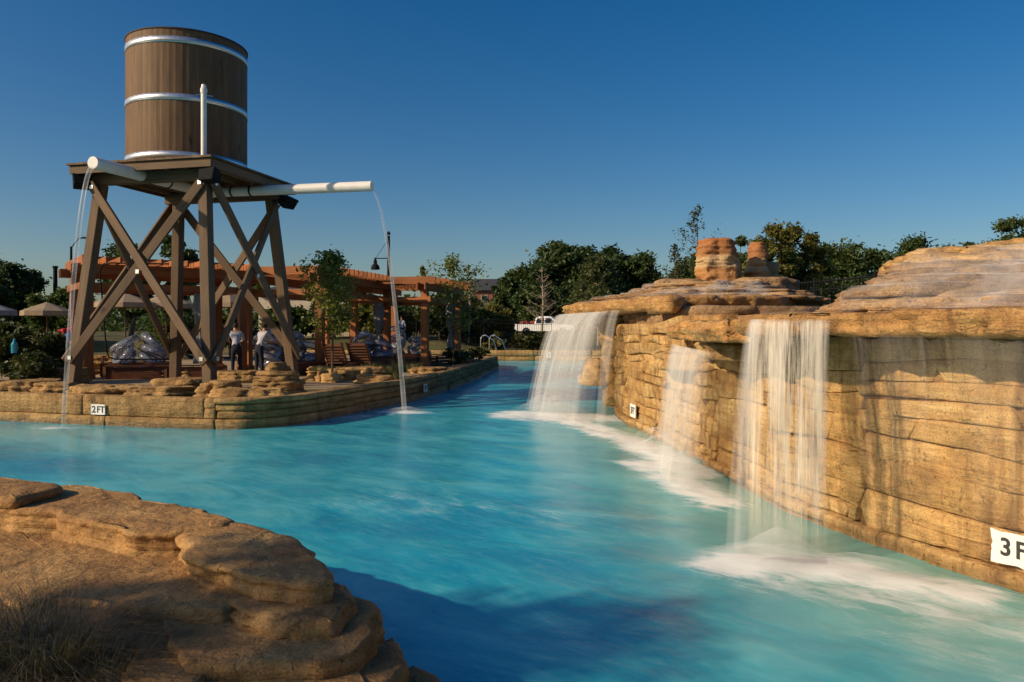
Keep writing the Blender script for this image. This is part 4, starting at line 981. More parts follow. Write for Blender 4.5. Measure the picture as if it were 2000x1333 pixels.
# leafy saplings with separate leaves
def sapling(px, pyb, ytop, Yd, wpx, label, seed, nl=900, leaf=.045, mat=None, zb=None, low=.25, stems=1, pw=1.0):
    rng = np.random.default_rng(seed); X0 = (px-1000)*Yd/F; g0 = zb if zb is not None else gz(X0, Yd); h = CAMZ+(HOR-ytop)*Yd/F-g0; rx = wpx*Yd/F/2
    root = thing('sapling', (X0, Yd, g0), label, 'tree', 'young trees round the pool'); L = np.array((X0, Yd, g0)); m = MB(); mb = MB(); cs = []
    m.tube([tuple(L+[0, 0, -.15]), tuple(L+[.04, .02, h*.5]), tuple(L+[-.02, 0, h*.97])], [.035, .025, .005], 6); m.build('trunk', M_BARK, root)
    for k in range(34):
        t_ = low+(1-low)*(k+rng.uniform(0, 1))/34; a = rng.uniform(0, 2*math.pi)
        l = rx*max(.12, math.sin(math.pi*min(1, (t_-low)/(1-low)*.85+.15))**.8)*rng.uniform(.5, 1.1)*(1 if t_ < .8 else .6)
        s_ = L+np.array([0, 0, h*t_*.95]); e = s_+np.array([math.cos(a)*l, math.sin(a)*l, l*.75])
        mb.tube([tuple(s_), tuple((s_+e)/2+[0, 0, -.03]), tuple(e)], [.009, .006, .002], 4, cap=False)
        for f_ in np.linspace(.25, 1.05, 7): cs.append(s_+(e-s_)*f_)
    mb.build('branch', M_BARK, root)
    cs = np.array(cs); per = max(2, nl//len(cs)); C, A, B = leaves(rng, cs, np.full(len(cs), rx*.20), per, leaf)
    quads_mesh('foliage', C, A, B, rng.uniform(0, 1, len(C))**1.3, mat or L_BIRCH, root); return root
sapling(648, 705, 488, 22.5, 165, 'leafy sapling right of the tower in front of the middle pergola', 410, 3600, .058, zb=.6, low=.3)
sapling(885, 700, 496, 31, 140, 'leafy sapling in front of the right pergola', 411, 1900, .062, zb=.6, low=.25)
sapling(825, 700, 512, 33, 26, 'thin leafy shoot above the right pergola roof', 412, 260, .06, zb=.6, low=.75)
sapling(1362, 600, 390, 27, 100, 'sparse sapling with few leaves against the sky behind the rock pinnacle', 413, 650, .05, L_SHRUB, zb=1.6, low=.35)
sapling(1318, 600, 470, 28, 60, 'sparse lower sapling left of the rock pinnacle', 414, 260, .05, L_SHRUB, zb=1.6, low=.45)

# grasses
def tuft(name, loc, n, h, spread, label, mat, seed, group, width=.008, droop=.6, cat='grass'):
    rng = np.random.default_rng(seed); V = []; Fc = []; T = []
    for k in range(n):
        a = rng.uniform(0, 2*math.pi); r_ = spread*.35*math.sqrt(rng.uniform(0, 1)); b0 = np.array(loc)+[r_*math.cos(a), r_*math.sin(a), -.03]
        d_ = np.array([math.cos(a+rng.normal()*.5), math.sin(a+rng.normal()*.5), 0])*spread*rng.uniform(.15, 1)*droop; hh = h*rng.uniform(.5, 1.1)
        side = np.cross(d_+[0, 0, 1e-3], [0, 0, 1]); side = side/(np.linalg.norm(side)+1e-9)*width*rng.uniform(.6, 1.2); ti = rng.uniform(0, 1); n0 = len(V)
        for q, t_ in enumerate((0, .35, .7, 1.0)):
            p = b0+d_*t_**1.8+np.array([0, 0, hh*(t_-.35*t_**3*droop)]); wv = side*(1-t_*.93); V += [p-wv, p+wv]; T += [ti, ti]
        for q in range(3): Fc.append((n0+2*q, n0+2*q+1, n0+2*q+3, n0+2*q+2))
    o = add(name, np.array(V), Fc, mat); fattr(o.data, 'tint', np.array(T)); return tag(o, label, cat, group)
def wz3(px, py, z): x, y, _ = W(px, py, z); return (x, y, z)
gl = ['shaggy dry grass clump filling the bottom left corner', 'grass clump on the left edge below the ledge', 'grass clump left of the small boulder', 'thin grass tuft beside the small boulder in the foreground', 'grass clump at the lower left between ledge and boulder', 'grass clump at the extreme lower left']
for k, (px, py, n, h, sp) in enumerate([(80, 1330, 1300, .62, .7), (0, 1225, 900, .5, .6), (190, 1345, 700, .45, .55), (400, 1365, 180, .30, .2), (110, 1225, 500, .36, .5), (-60, 1330, 900, .6, .6)]):
    tuft('grass_clump', wz3(px, py, .27), n, h, sp, gl[k], L_DRY, 500+k, 'foreground grasses', .003, 1.1)
for k in range(16):
    px = 615+k*13.5+rs.uniform(-5, 5); py = 735-.6*k+rs.uniform(-4, 4); o = tuft('grass_clump', wz3(px, py, .58), 110, .42, .34, 'feathery ornamental grass in the row along the island edge', L_GRASS, 520+k, 'ornamental grasses on the island', .008, .6)
tuft('grass_clump', wz3(775, 745, .58), 220, .75, .35, 'taller bright green grass just left of the falling jet', L_GRASS, 540, 'ornamental grasses on the island', .01, .5)
for k in range(7):
    px = 905+k*9; Yd = 32+k*1.2; X0 = (px-1000)*Yd/F
    tree_mesh(560+k, .6, .38, .3, .3, 10, 40, .09, L_SHRUB, M_BARK, .02, 'low_shrub', (X0-.5, Yd, .55), 'low dark shrub on the tapering right end of the island', 'shrubs on the island tip', cat='shrub')

# trees behind the viewer on the left: they cast the shade over the near corner
tree_mesh(601, 5.4, 1.0, .6, 4.6, 30, 90, .05, L_MID, M_BARK, .09, 'leafy_tree', (-9.0, .9, .3), 'slim leafy tree on the near bank outside the picture, left of the viewer', 'trees on the near bank')
tree_mesh(602, 5.2, 1.1, .6, 4.3, 34, 90, .05, L_MID, M_BARK, .09, 'leafy_tree', (-10.5, -.3, .3), 'slim leafy tree on the near bank outside the picture, behind the first', 'trees on the near bank')

# ================================================================== pergolas
def pergola(corner, uu, ulen, vlen, zt, label, low=True):
    uu = Vector((*uu, 0)).normalized(); vv = Vector((-uu.y, uu.x, 0)); K = Vector((*corner, 0)); root = thing('pergola', (corner[0], corner[1], .52), label, 'pergola', 'cedar pergolas on the island')
    at = lambda a, b, z: K+uu*a+vv*b+Vector((0, 0, z))
    for (a, b) in ((0, 0), (ulen, 0), (0, vlen), (ulen, vlen)):
        po = beam('post', at(a, b, .45), at(a, b, zt-.3), .26, .26, M_CEDAR, root, up=uu)
        MB().box(tuple(at(a, b, .62)), (.34, .34, .3), math.atan2(uu.y, uu.x)).build('post_base', M_CEDAR, po)
    for b in (-.16, .16, vlen-.16, vlen+.16): beam('main_beam', at(-.45, b, zt-.36), at(ulen+.45, b, zt-.36), .06, .28, M_CEDAR, root)
    for a in (-.19, ulen+.19): beam('fascia_beam', at(a, -.5, zt-.13), at(a, vlen+.5, zt-.13), .07, .3, M_CEDAR, root)
    if low:
        for a in (-.165, ulen+.165): beam('lower_beam', at(a, -.3, zt-.86), at(a, vlen+.3, zt-.86), .06, .2, M_CEDAR, root)
        for b in (0, vlen): beam('lower_beam', at(.13, b, zt-.88), at(ulen-.13, b, zt-.88), .08, .2, M_CEDAR, root)
    n = int(ulen/.36)
    for k in range(1, n): a = ulen*k/n; beam('rafter', at(a, -.75, zt-.12), at(a, vlen+.75, zt-.12), .055, .19, M_CEDAR, root, bev=.006)
    m = int(vlen/.28)
    for k in range(m): b = .1+vlen*k/m; beam('purlin', at(-.1, b, zt+.0), at(ulen+.1, b, zt+.0), .045, .045, M_CEDAR, root, bev=0)
    return root, at
p1, at1 = pergola((-12.8, 23.2), (.8, .6), 4.6, 2.8, 4.22, 'cedar pergola behind the legs of the water tower')
p2, at2 = pergola((-6.5, 26.0), (.233, .972), 5.8, 2.75, 4.15, 'largest cedar pergola right of the water tower')
p3, at3 = pergola((-3.4, 30.0), (.233, .972), 4.2, 3.0, 4.06, 'smaller cedar pergola at the right behind the falling jet')
# arched metal frame of the swing under the left pergola
q0 = Vector(P(196, 515, 22.6)); q1 = Vector(P(209, 690, 22.6))
tag(MB().tube([P(330, 516, 22.8), P(215, 514, 22.6), P(200, 519, 22.6), P(195, 530, 22.6), P(208, 685, 22.6), P(213, 698, 22.6), P(224, 702, 22.6), P(330, 702, 22.8)], .022, 8).build('bent_pipe', M_BLACK), 'thin bent metal pipe frame under the left pergola', 'pipe frame')

# slatted bins that hold the rings
def bin_(c, sx, sy, h, rz, label):
    root = thing('storage_bin', (c[0], c[1], .52), label, 'bin', 'wooden bins for the rings'); cs, sn_ = math.cos(rz), math.sin(rz)
    T = lambda x, y, z: Vector((c[0]+x*cs-y*sn_, c[1]+x*sn_+y*cs, z))
    for k in range(int(h/.14)):
        z = .56+.07+k*.14
        for s_ in (-1, 1):
            beam('slat', T(-sx/2, s_*sy/2, z), T(sx/2, s_*sy/2, z), .03, .125, M_CEDARD, root, bev=0)
            beam('slat', T(s_*sx/2, -sy/2+.02, z+.002), T(s_*sx/2, sy/2-.02, z+.002), .03, .125, M_CEDARD, root, bev=0)
    for (a, b) in ((-1, -1), (1, -1), (1, 1), (-1, 1)): beam('corner_post', T(a*(sx/2-.05), b*(sy/2-.05), .5), T(a*(sx/2-.05), b*(sy/2-.05), .56+h), .07, .07, M_CEDARD, root, bev=0)
    MB().box(tuple(T(0, 0, .58)), (sx-.1, sy-.1, .04), rz).build('bin_floor', M_CEDARD, root)
    return T
def ring_mesh():
    m = MB(); m.tube([(.36*math.cos(a), .36*math.sin(a), 0) for a in np.linspace(0, 2*math.pi, 26, endpoint=False)], .12, 12, closed=True); return m
ring0 = None
def ring_pile(T, sx, sy, z0, n, seed, where):
    global ring0
    rr = random.Random(seed); cols = max(1, int(sx/.62)); rows = max(1, int(sy/.75)); k = 0
    lvl = 0
    while k < n:
        for a in range(cols):
            for b in range(rows):
                if k >= n: break
                p = T(-sx/2+(a+.5)*sx/cols+rr.uniform(-.08, .08), -sy/2+(b+.5)*sy/rows+rr.uniform(-.08, .08), z0+.15+lvl*.255+rr.uniform(-.02, .02))
                M = Matrix.Translation(p) @ Matrix.Rotation(rr.uniform(-1.0, 1.0), 4, 'X') @ Matrix.Rotation(rr.uniform(-.7, .7), 4, 'Y')
                lab = 'clear inflatable ring in the pile '+where
                if ring0 is None:
                    ring0 = ring_mesh().build('inflatable_ring', M_VINYL, None, M, True); tag(ring0, lab, 'pool ring', 'clear rings '+where)
                else:
                    o = ring0.copy(); COL.objects.link(o); place(o, M); o['label'] = lab; o['group'] = 'clear rings '+where
                k += 1
        lvl += 1
bins = [((P(272, 0, 24.6)[0], 24.6), 1.9, 1.3, .55, R(10), 'dark slatted bin of rings under the left pergola', 8, 'under the left pergola'),
        ((P(590, 0, 26.2)[0], 26.2), 1.5, 1.2, .5, R(15), 'dark slatted bin of rings left of the leafy sapling', 7, 'left of the leafy sapling'),
        ((P(728, 0, 30.5)[0], 30.5), 1.7, 1.3, .5, R(15), 'dark slatted bin of rings behind the loungers', 7, 'behind the loungers'),
        ((P(795, 0, 33.5)[0], 33.5), 1.9, 1.4, .55, R(15), 'wooden bin of rings between the middle and right pergola', 9, 'between the middle and right pergola')]
for (c, sx, sy, h, rz, lab, n, wh) in bins:
    T = bin_(c, sx, sy, h, rz, lab); ring_pile(T, sx-.1, sy-.1, .62, n, n, wh)
T = lambda x, y, z: Vector((P(525, 0, 25.3)[0]+x, 25.3+y, z)); ring_pile(T, 1.0, .8, .52, 5, 77, 'beside the two people in white')

# low timber deck fronts
def deck_front(p0, p1, label):
    p0, p1 = Vector((*p0, 0)), Vector((*p1, 0)); root = thing('deck_front', ((p0.x+p1.x)/2, (p0.y+p1.y)/2, .5), label, 'low wall', 'timber deck fronts')
    for k in range(3): z = .56+k*.13; beam('board', p0+Vector((0, 0, z)), p1+Vector((0, 0, z)), .04, .12, M_CEDARD, root, bev=0)
    beam('cap_board', p0+Vector((0, 0, .92)), p1+Vector((0, 0, .92)), .16, .04, M_CEDARD, root, bev=0)
    n = max(2, int((p1-p0).length/1.2))
    for k in range(n+1): q = p0+(p1-p0)*(k/n); MB().box((q.x, q.y, .7), (.09, .09, .42)).build('post', M_CEDARD, root)
deck_front(P(205, 0, 22.9)[:2], P(440, 0, 23.6)[:2], 'low dark timber front behind the tower legs')
deck_front(P(560, 0, 24.6)[:2], P(765, 0, 28.0)[:2], 'low dark timber front behind the ornamental grasses')
deck_front(P(775, 0, 29.2)[:2], P(888, 0, 33.2)[:2], 'low dark timber front under the right pergola')
deck_front(P(30, 0, 23.2)[:2], P(165, 0, 23.4)[:2], 'low dark timber front left of the tower')

# loungers seen from behind
def lounger(c, rz, label):
    root = thing('lounger', (c[0], c[1], .52), label, 'lounger', 'dark loungers by the sapling'); M0 = Matrix.Translation((c[0], c[1], .52)) @ Matrix.Rotation(rz, 4, 'Z')
    def pr(name, p0, p1, a, b): beam(name, M0 @ Vector(p0), M0 @ Vector(p1), a, b, M_CEDARD, root, bev=0)
    for k in range(9): y = .05+k*.13; pr('seat_slat', (-.32, y, .36), (.32, y, .36), .1, .02)
    for k in range(7): t_ = k*.11; pr('back_slat', (-.32, -.05-t_*.55, .42+t_*.85), (.32, -.05-t_*.55, .42+t_*.85), .02, .09)
    for s_ in (-.34, .34):
        pr('side_rail', (s_, -.1, .33), (s_, 1.2, .33), .05, .08); pr('back_rail', (s_, 0, .36), (s_, -.5, 1.08), .05, .05)
        pr('leg', (s_, .05, 0), (s_, .05, .36), .05, .05); pr('leg', (s_, 1.1, 0), (s_, 1.1, .36), .05, .05)
lounger(P(660, 0, 25.4)[:2], R(-12), 'dark slatted lounger seen from behind, left one of the pair')
lounger(P(706, 0, 26.4)[:2], R(-12), 'dark slatted lounger seen from behind, right one of the pair')

# curtains tied to the posts
def curtain(p, ztop, zbot, label, mat=M_CANVAS):
    m = MB(); seg_ = 20; prof = [(.16, ztop), (.2, ztop-.4), (.15, (ztop+zbot)/2+.2), (.06, (ztop+zbot)/2-.1), (.14, (ztop+zbot)/2-.5), (.2, zbot)]; n0 = 0
    for (r_, z) in prof:
        for k in range(seg_): a = 2*math.pi*k/seg_; q = r_*(1+.22*math.sin(5*a)); m.v.append((p[0]+q*math.cos(a), p[1]+q*math.sin(a), z))
    for i in range(len(prof)-1):
        for k in range(seg_): l = (k+1) % seg_; m.f.append((i*seg_+k, i*seg_+l, (i+1)*seg_+l, (i+1)*seg_+k))
    tag(m.build('curtain', mat, smooth=True), label, 'curtain', 'tied pergola curtains')
curtain(P(739, 0, 31.0)[:2], 3.1, .9, 'brown tied curtain at the far post of the middle pergola', M_CANVASG)
curtain(P(880, 0, 33.2)[:2], 3.1, .9, 'grey tied curtain at the right post of the right pergola', M_CANVASG)
curtain(P(390, 0, 25.2)[:2], 3.2, .9, 'brown tied curtain under the left pergola', M_CANVASG)

# ================================================================== umbrellas, lamps
def umbrella(px, py, Yd, wpx, label, mat=M_CANVAS, hh=26, base=.6):
    c = P(px, py, Yd); r_ = wpx*Yd/F/2; h = hh*Yd/F; root = thing('patio_umbrella', (c[0], c[1], base), label, 'umbrella', 'patio umbrellas behind the tower')
    MB().tube([(c[0], c[1], base), (c[0], c[1], c[2]+h)], .03, 8).build('pole', M_CEDARD, root)
    m = MB(); n = 8
    m.v.append((c[0], c[1], c[2]+h))
    for k in range(n): a = 2*math.pi*(k+.5)/n; m.v.append((c[0]+r_*math.cos(a), c[1]+r_*math.sin(a), c[2]))
    for k in range(n): a = 2*math.pi*(k+.5)/n; m.v.append((c[0]+r_*1.01*math.cos(a), c[1]+r_*1.01*math.sin(a), c[2]-.22))
    m.f = [(0, 1+k, 1+(k+1) % n) for k in range(n)]+[(1+k, 1+n+k, 1+n+(k+1) % n, 1+(k+1) % n) for k in range(n)]
    m.build('canopy', mat, root); MB().lathe((c[0], c[1], base), [(.28, 0), (.28, .07), (.06, .1)], 14).build('base', M_BLACK, root)
umbrella(92, 608, 36, 92, 'tan patio umbrella left of the tower in front of the green tree', hh=18)
umbrella(-10, 607, 34, 76, 'grey patio umbrella at the left edge of the picture', M_CANVASG, 14)
umbrella(245, 592, 36, 110, 'tan patio umbrella seen between the left tower legs', hh=20)
umbrella(325, 594, 38, 110, 'tan patio umbrella behind the rear tower leg', hh=20)
umbrella(448, 592, 37, 90, 'tan patio umbrella right of the front tower leg', hh=34)

def street_lamp():
    Yd = 42; b = P(139, 0, Yd); root = thing('street_lamp', (b[0], b[1], .5), 'grey street lamp with a curved arm left of the tower', 'street lamp')
    zt = P(0, 482, Yd)[2]; MB().tube([(b[0], b[1], .4), (b[0], b[1], zt)], [.09, .06], 8).build('pole', M_BLACK, root)
    MB().tube([(b[0], b[1], zt-.1), (b[0]+.2, b[1], zt+.2), P(154, 466, Yd), P(163, 465, Yd)], .03, 6).build('arm', M_BLACK, root)
    c = P(168, 465, Yd); bevel(MB().box(c, (.42, .2, .09)).build('lamp_head', M_BLACK, root), .03)
street_lamp()
def post_lamp():
    Yd = 40; b = P(759, 0, Yd); root = thing('lamp_post', (b[0], b[1], .5), 'black lamp post with a hanging lantern above the middle pergola', 'lamp post')
    zt = P(0, 461, Yd)[2]; MB().tube([(b[0], b[1], .4), (b[0], b[1], zt)], [.09, .075], 10).build('pole', M_BLACK, root)
    MB().bar(P(733, 505, Yd), P(758, 505, Yd), .04, .05).build('arm', M_BLACK, root); MB().tube([P(735, 503, Yd), P(757, 470, Yd)], .012, 5).build('stay_rod', M_BLACK, root)
    c = P(733, 527, Yd); MB().lathe(c, [(.05, .62), (.06, .5), (.09, .48), (.1, .3), (.2, .2), (.24, .02), (.2, 0), (0, .02)], 14).build('lantern', M_BLACK, root)
    MB().lathe(P(759, 459, Yd), [(.09, 0), (.1, .08), (.05, .16), (0, .2)], 10).build('finial', M_BLACK, root)
post_lamp()
c = P(108, 0, 60); tag(MB().lathe((c[0], c[1], .6), [(.16, 0), (.15, P(0, 525, 60)[2]-.6), (.2, P(0, 525, 60)[2]-.55), (.2, P(0, 520, 60)[2]-.6), (0, P(0, 520, 60)[2]-.6)], 10).build('flue_pipe', M_BLACK), 'thin dark flue pipe above the trees at the left', 'flue')

# ================================================================== fences
def fence(pts, hgt, zf, label, gap=.115, post=2.4, pk=.018):
    root = thing('metal_fence', (pts[0][0], pts[0][1], zf(*pts[0])), label, 'fence'); pth = Path(pts, 1); npk = int(pth.L/gap); m0 = None
    q = np.linspace(0, pth.L, npk); xy = pth.at(q)
    for i, (x, y) in enumerate(xy[:295]):
        z = zf(x, y)
        if m0 is None: m0 = MB().box((0, 0, hgt/2+.05), (pk, pk, hgt-.1)).build('picket', M_BLACK, root, Matrix.Translation((x, y, z)))
        else: o = m0.copy(); COL.objects.link(o); place(o, Matrix.Translation((x, y, z)), root)
    rest = xy[295:]
    if len(rest):
        m = MB()
        for x, y in rest: m.box((x, y, zf(x, y)+hgt/2+.05), (pk, pk, hgt-.1))
        tag(m.build('picket_run', M_BLACK, root), kind='stuff')
    for s_ in np.arange(0, pth.L, post): x, y = pth.at([s_])[0]; MB().box((x, y, zf(x, y)+hgt/2+.02), (.07, .07, hgt+.1)).build('fence_post', M_BLACK, root)
    for hz in (.18, hgt-.3, hgt-.06):
        qq = pth.at(np.linspace(0, pth.L, max(3, int(pth.L/1.5)))); MB().tube([(x, y, zf(x, y)+hz) for x, y in qq], .022, 4).build('rail', M_BLACK, root)
fence([(-14, 55.0), (-5, 54.6), (2, 54.4), (7, 54.0)], 2.1, lambda x, y: gz(x, y), 'black metal picket fence along the far bank in front of the white pickup', .15)
fence([(8.0, 24.5), (9.0, 21.5), (9.6, 19.2)], 1.45, lambda x, y: 2.0, 'black metal picket fence on the hill between the two rock domes', .12)

# ================================================================== white pickup
def pickup():
    Yd = 75; c = P(1066, 0, Yd); g0 = 1.45; root = thing('pickup_truck', (c[0], c[1], g0), 'white crew cab pickup parked behind the far fence', 'pickup truck')
    M0 = Matrix.Translation((c[0], c[1], g0)) @ Matrix.Rotation(R(-14), 4, 'Z')       # nose to the right
    def prism(name, prof, y0, y1, mat, par=root, bev=.04, taper=0.0):
        n = len(prof); vv = [(x, y0+(taper*max(0, z-1.1)), z) for x, z in prof]+[(x, y1-(taper*max(0, z-1.1)), z) for x, z in prof]
        m = MB(); m.v = vv; m.f = [tuple(range(n)), tuple(range(2*n-1, n-1, -1))]+[(k, n+k, n+(k+1) % n, (k+1) % n) for k in range(n)]
        o = m.build(name, mat, par, M0)
        if bev: bevel(o, bev, 2)
        return o
    body = prism('body', [(-2.9, .55), (-2.9, 1.12), (-.95, 1.14), (-.95, 1.16), (1.35, 1.16), (1.5, 1.14), (2.75, 1.02), (2.9, .9), (2.92, .5), (2.4, .45), (-2.6, .45)], -.98, .98, M_CARP)
    prism('cab', [(-.95, 1.12), (-.82, 1.72), (-.6, 1.86), (.55, 1.88), (.75, 1.8), (1.5, 1.14)], -.92, .92, M_CARP, root, .05, .18)
    for s_ in (-1, 1):
        y = s_*.90
        for prof in ([(-.80, 1.2), (-.68, 1.66), (.0, 1.72), (.0, 1.2)], [(.12, 1.2), (.12, 1.72), (.6, 1.70), (1.18, 1.22), (1.15, 1.2)]):
            n = len(prof); m = MB(); m.v = [(x, s_*(.932-.18*max(0, z-1.1)), z) for x, z in prof]; m.f = [tuple(range(n)) if s_ < 0 else tuple(range(n))[::-1]]; m.build('side_window', M_GLASSD, root, M0)
        MB().box((1.15, s_*1.08, 1.28), (.14, .18, .2)).build('wing_mirror', M_BLACK, root, M0)
        for x in (-1.75, 1.85):
            wh = MB(); wh.tube([(x, s_*.78, .4), (x, s_*1.0, .4)], .4, 20); w_ = wh.build('wheel', M_TYRE, root, M0)
            MB().tube([(x, s_*.99, .4), (x, s_*1.01, .4)], .23, 14).build('rim', M_STEEL, w_, M0)
        MB().box((2.86, s_*.78, .88), (.12, .32, .18)).build('headlight', M_STEEL, root, M0)
    m = MB(); m.v = [(.79, -.76, 1.77), (.79, .76, 1.77), (1.46, .84, 1.19), (1.46, -.84, 1.19)]; m.v = [(x+.02, y, z+.015) for x, y, z in m.v]; m.f = [(0, 1, 2, 3)]; m.build('windscreen', M_GLASSD, root, M0)
    MB().box((2.93, 0, .82), (.05, 1.1, .24)).build('grille', M_BLACK, root, M0); MB().box((2.95, 0, .52), (.14, 1.9, .18)).build('bumper', M_STEEL, root, M0)
    load = thing('cargo_bags', M0 @ Vector((-1.9, 0, 1.1)), 'heap of dark red cargo in the bed of the white pickup', 'cargo')
    for k in range(6):
        x, y = -2.55+k*.28, random.uniform(-.5, .5); rock('cargo_bag', [tuple((M0 @ Vector((x+a, y+b, 0)))[:2]) for a, b in ((-.22, -.3), (.22, -.3), (.24, .3), (-.2, .3))], g0+1.05, g0+1.3+.12*(k % 3), M_CARGO, load, .1, .04, .1, 0, 700+k)
pickup()
# second vehicle glimpsed through the hill fence
c = P(1565, 0, 30)

# ================================================================== buildings far behind
def brick_building():
    Yd = 150; x0, _, z1 = P(908, 552, Yd); x1 = P(1040, 552, Yd)[0]; g0 = 1.5; root = thing('brick_building', ((x0+x1)/2, Yd, g0), 'long red brick building with a dark roof left of the far wood', 'building')
    M = Matrix.Translation((x0, Yd, g0)); L = x1-x0+20; zt = z1-g0-1.6
    MB().box((L/2, 5, zt/2), (L, 10, zt)).build('wall', M_BRICK, root, M)
    m = MB(); m.v = [(-.6, -.6, zt), (L+.6, -.6, zt), (L+.6, 10.6, zt), (-.6, 10.6, zt), (-.6, 5, zt+2.6), (L+.6, 5, zt+2.6)]; m.f = [(0, 1, 5, 4), (2, 3, 4, 5), (1, 2, 5), (3, 0, 4), (3, 2, 1, 0)]; m.build('roof', M_SHINGLE, root, M)
    for r_ in range(3):
        for k in range(int(L/2.6)):
            x = 1.2+k*2.6; z = zt-1.7-r_*3.0
            if z < 1: continue
            f_ = MB().box((x, -.03, z), (1.3, .1, 1.7)).build('window', M_CONC, root, M); MB().box((x, -.06, z), (1.1, .1, 1.5)).build('pane', M_WINDOW, f_, M)
brick_building()
def pale_building():
    Yd = 60; x0 = P(505, 0, Yd)[0]; x1 = P(700, 0, Yd)[0]; zt = P(0, 572, Yd)[2]; g0 = .9; root = thing('pavilion', ((x0+x1)/2, Yd, g0), 'pale low pavilion with dark openings seen under the middle pergola', 'building'); M = Matrix.Translation((x0, Yd, g0)); L = x1-x0; h = zt-g0
    MB().box((L/2, 3, h/2), (L, 6, h)).build('wall', M_CONC, root, M); m = MB(); m.v = [(-.5, -.5, h), (L+.5, -.5, h), (L+.5, 6.5, h), (-.5, 6.5, h), (L/2-2, 3, h+1), (L/2+2, 3, h+1)]; m.f = [(0, 1, 5, 4), (2, 3, 4, 5), (1, 2, 5), (3, 0, 4), (3, 2, 1, 0)]; m.build('roof', M_SHINGLE, root, M)
    for k in range(4): x = 1+k*1.9; o = MB().box((x, -.02, 1.9), (1.2, .1, 1.7)).build('window', M_BLACK, root, M); MB().box((x, -.05, 1.9), (1.0, .1, 1.5)).build('pane', M_WINDOW, o, M)
pale_building()

# ================================================================== handrail and small things
hr = thing('pool_handrail', P(941, 690, 44.5), 'pair of curved steel pool handrails near the island tip', 'handrail')
for dx in (0, .5):
    b = Vector(P(939, 0, 44.8)); b.z = .5; b.x += dx
    MB().tube([b, b+Vector((0, 0, 1.0)), b+Vector((.08, 0, 1.15)), b+Vector((.3, -.1, 1.2)), b+Vector((.75, -.3, .9)), b+Vector((.95, -.4, .35))], .03, 8).build('rail', M_STEEL, hr)
sp = P(112, 690, 22.0); sproot = thing('striped_spinner', (sp[0], sp[1], 1.0), 'green and gold striped cylinder hanging left of the tower', 'spinner')
for k in range(12): MB().lathe((sp[0], sp[1], 1.02+k*.05), [(.13, 0), (.15, .025), (.13, .05)], 16).build('stripe_ring', [M_GREENP, M_GOLDP][k % 2], sproot)
MB().tube([(sp[0], sp[1], .5), (sp[0], sp[1], 1.85)], .012, 6).build('rod', M_GALV, sproot)
tw0 = Vector(P(132, 652, 22.2))
def towel(p, w_, h_, mat, label):
    m = MB(); n = 8
    for i in range(n+1):
        for j in range(4): m.v.append((p[0]+w_*(i/n-.5), p[1]+.05*math.sin(i*1.6)+.04*j, p[2]-h_*j/3+.1*i/n))
    for i in range(n):
        for j in range(3): m.f.append((i*4+j, i*4+j+1, (i+1)*4+j+1, (i+1)*4+j))
    o = m.build('towel', mat, smooth=True); sm_ = o.modifiers.new('solid', 'SOLIDIFY'); sm_.thickness = .015; tag(o, label, 'towel', 'towels over the timber front')
towel(P(128, 645, 23.3), .5, .25, M_REDP, 'red towel hanging left of the tower'); towel(P(137, 655, 23.2), .6, .22, M_BLUE, 'blue towel hanging below the red one'); towel(P(103, 655, 23.3), .16, .16, M_WHITEC, 'small white cloth left of the red towel')
bt = P(28, 690, 19.3); tag(MB().lathe(bt, [(0, 0), (.07, 0), (.075, .22), (.03, .3), (.03, .36), (0, .37)], 12).build('bottle', M_TEAL), 'teal bottle among the dark shrubs at the left', 'bottle')

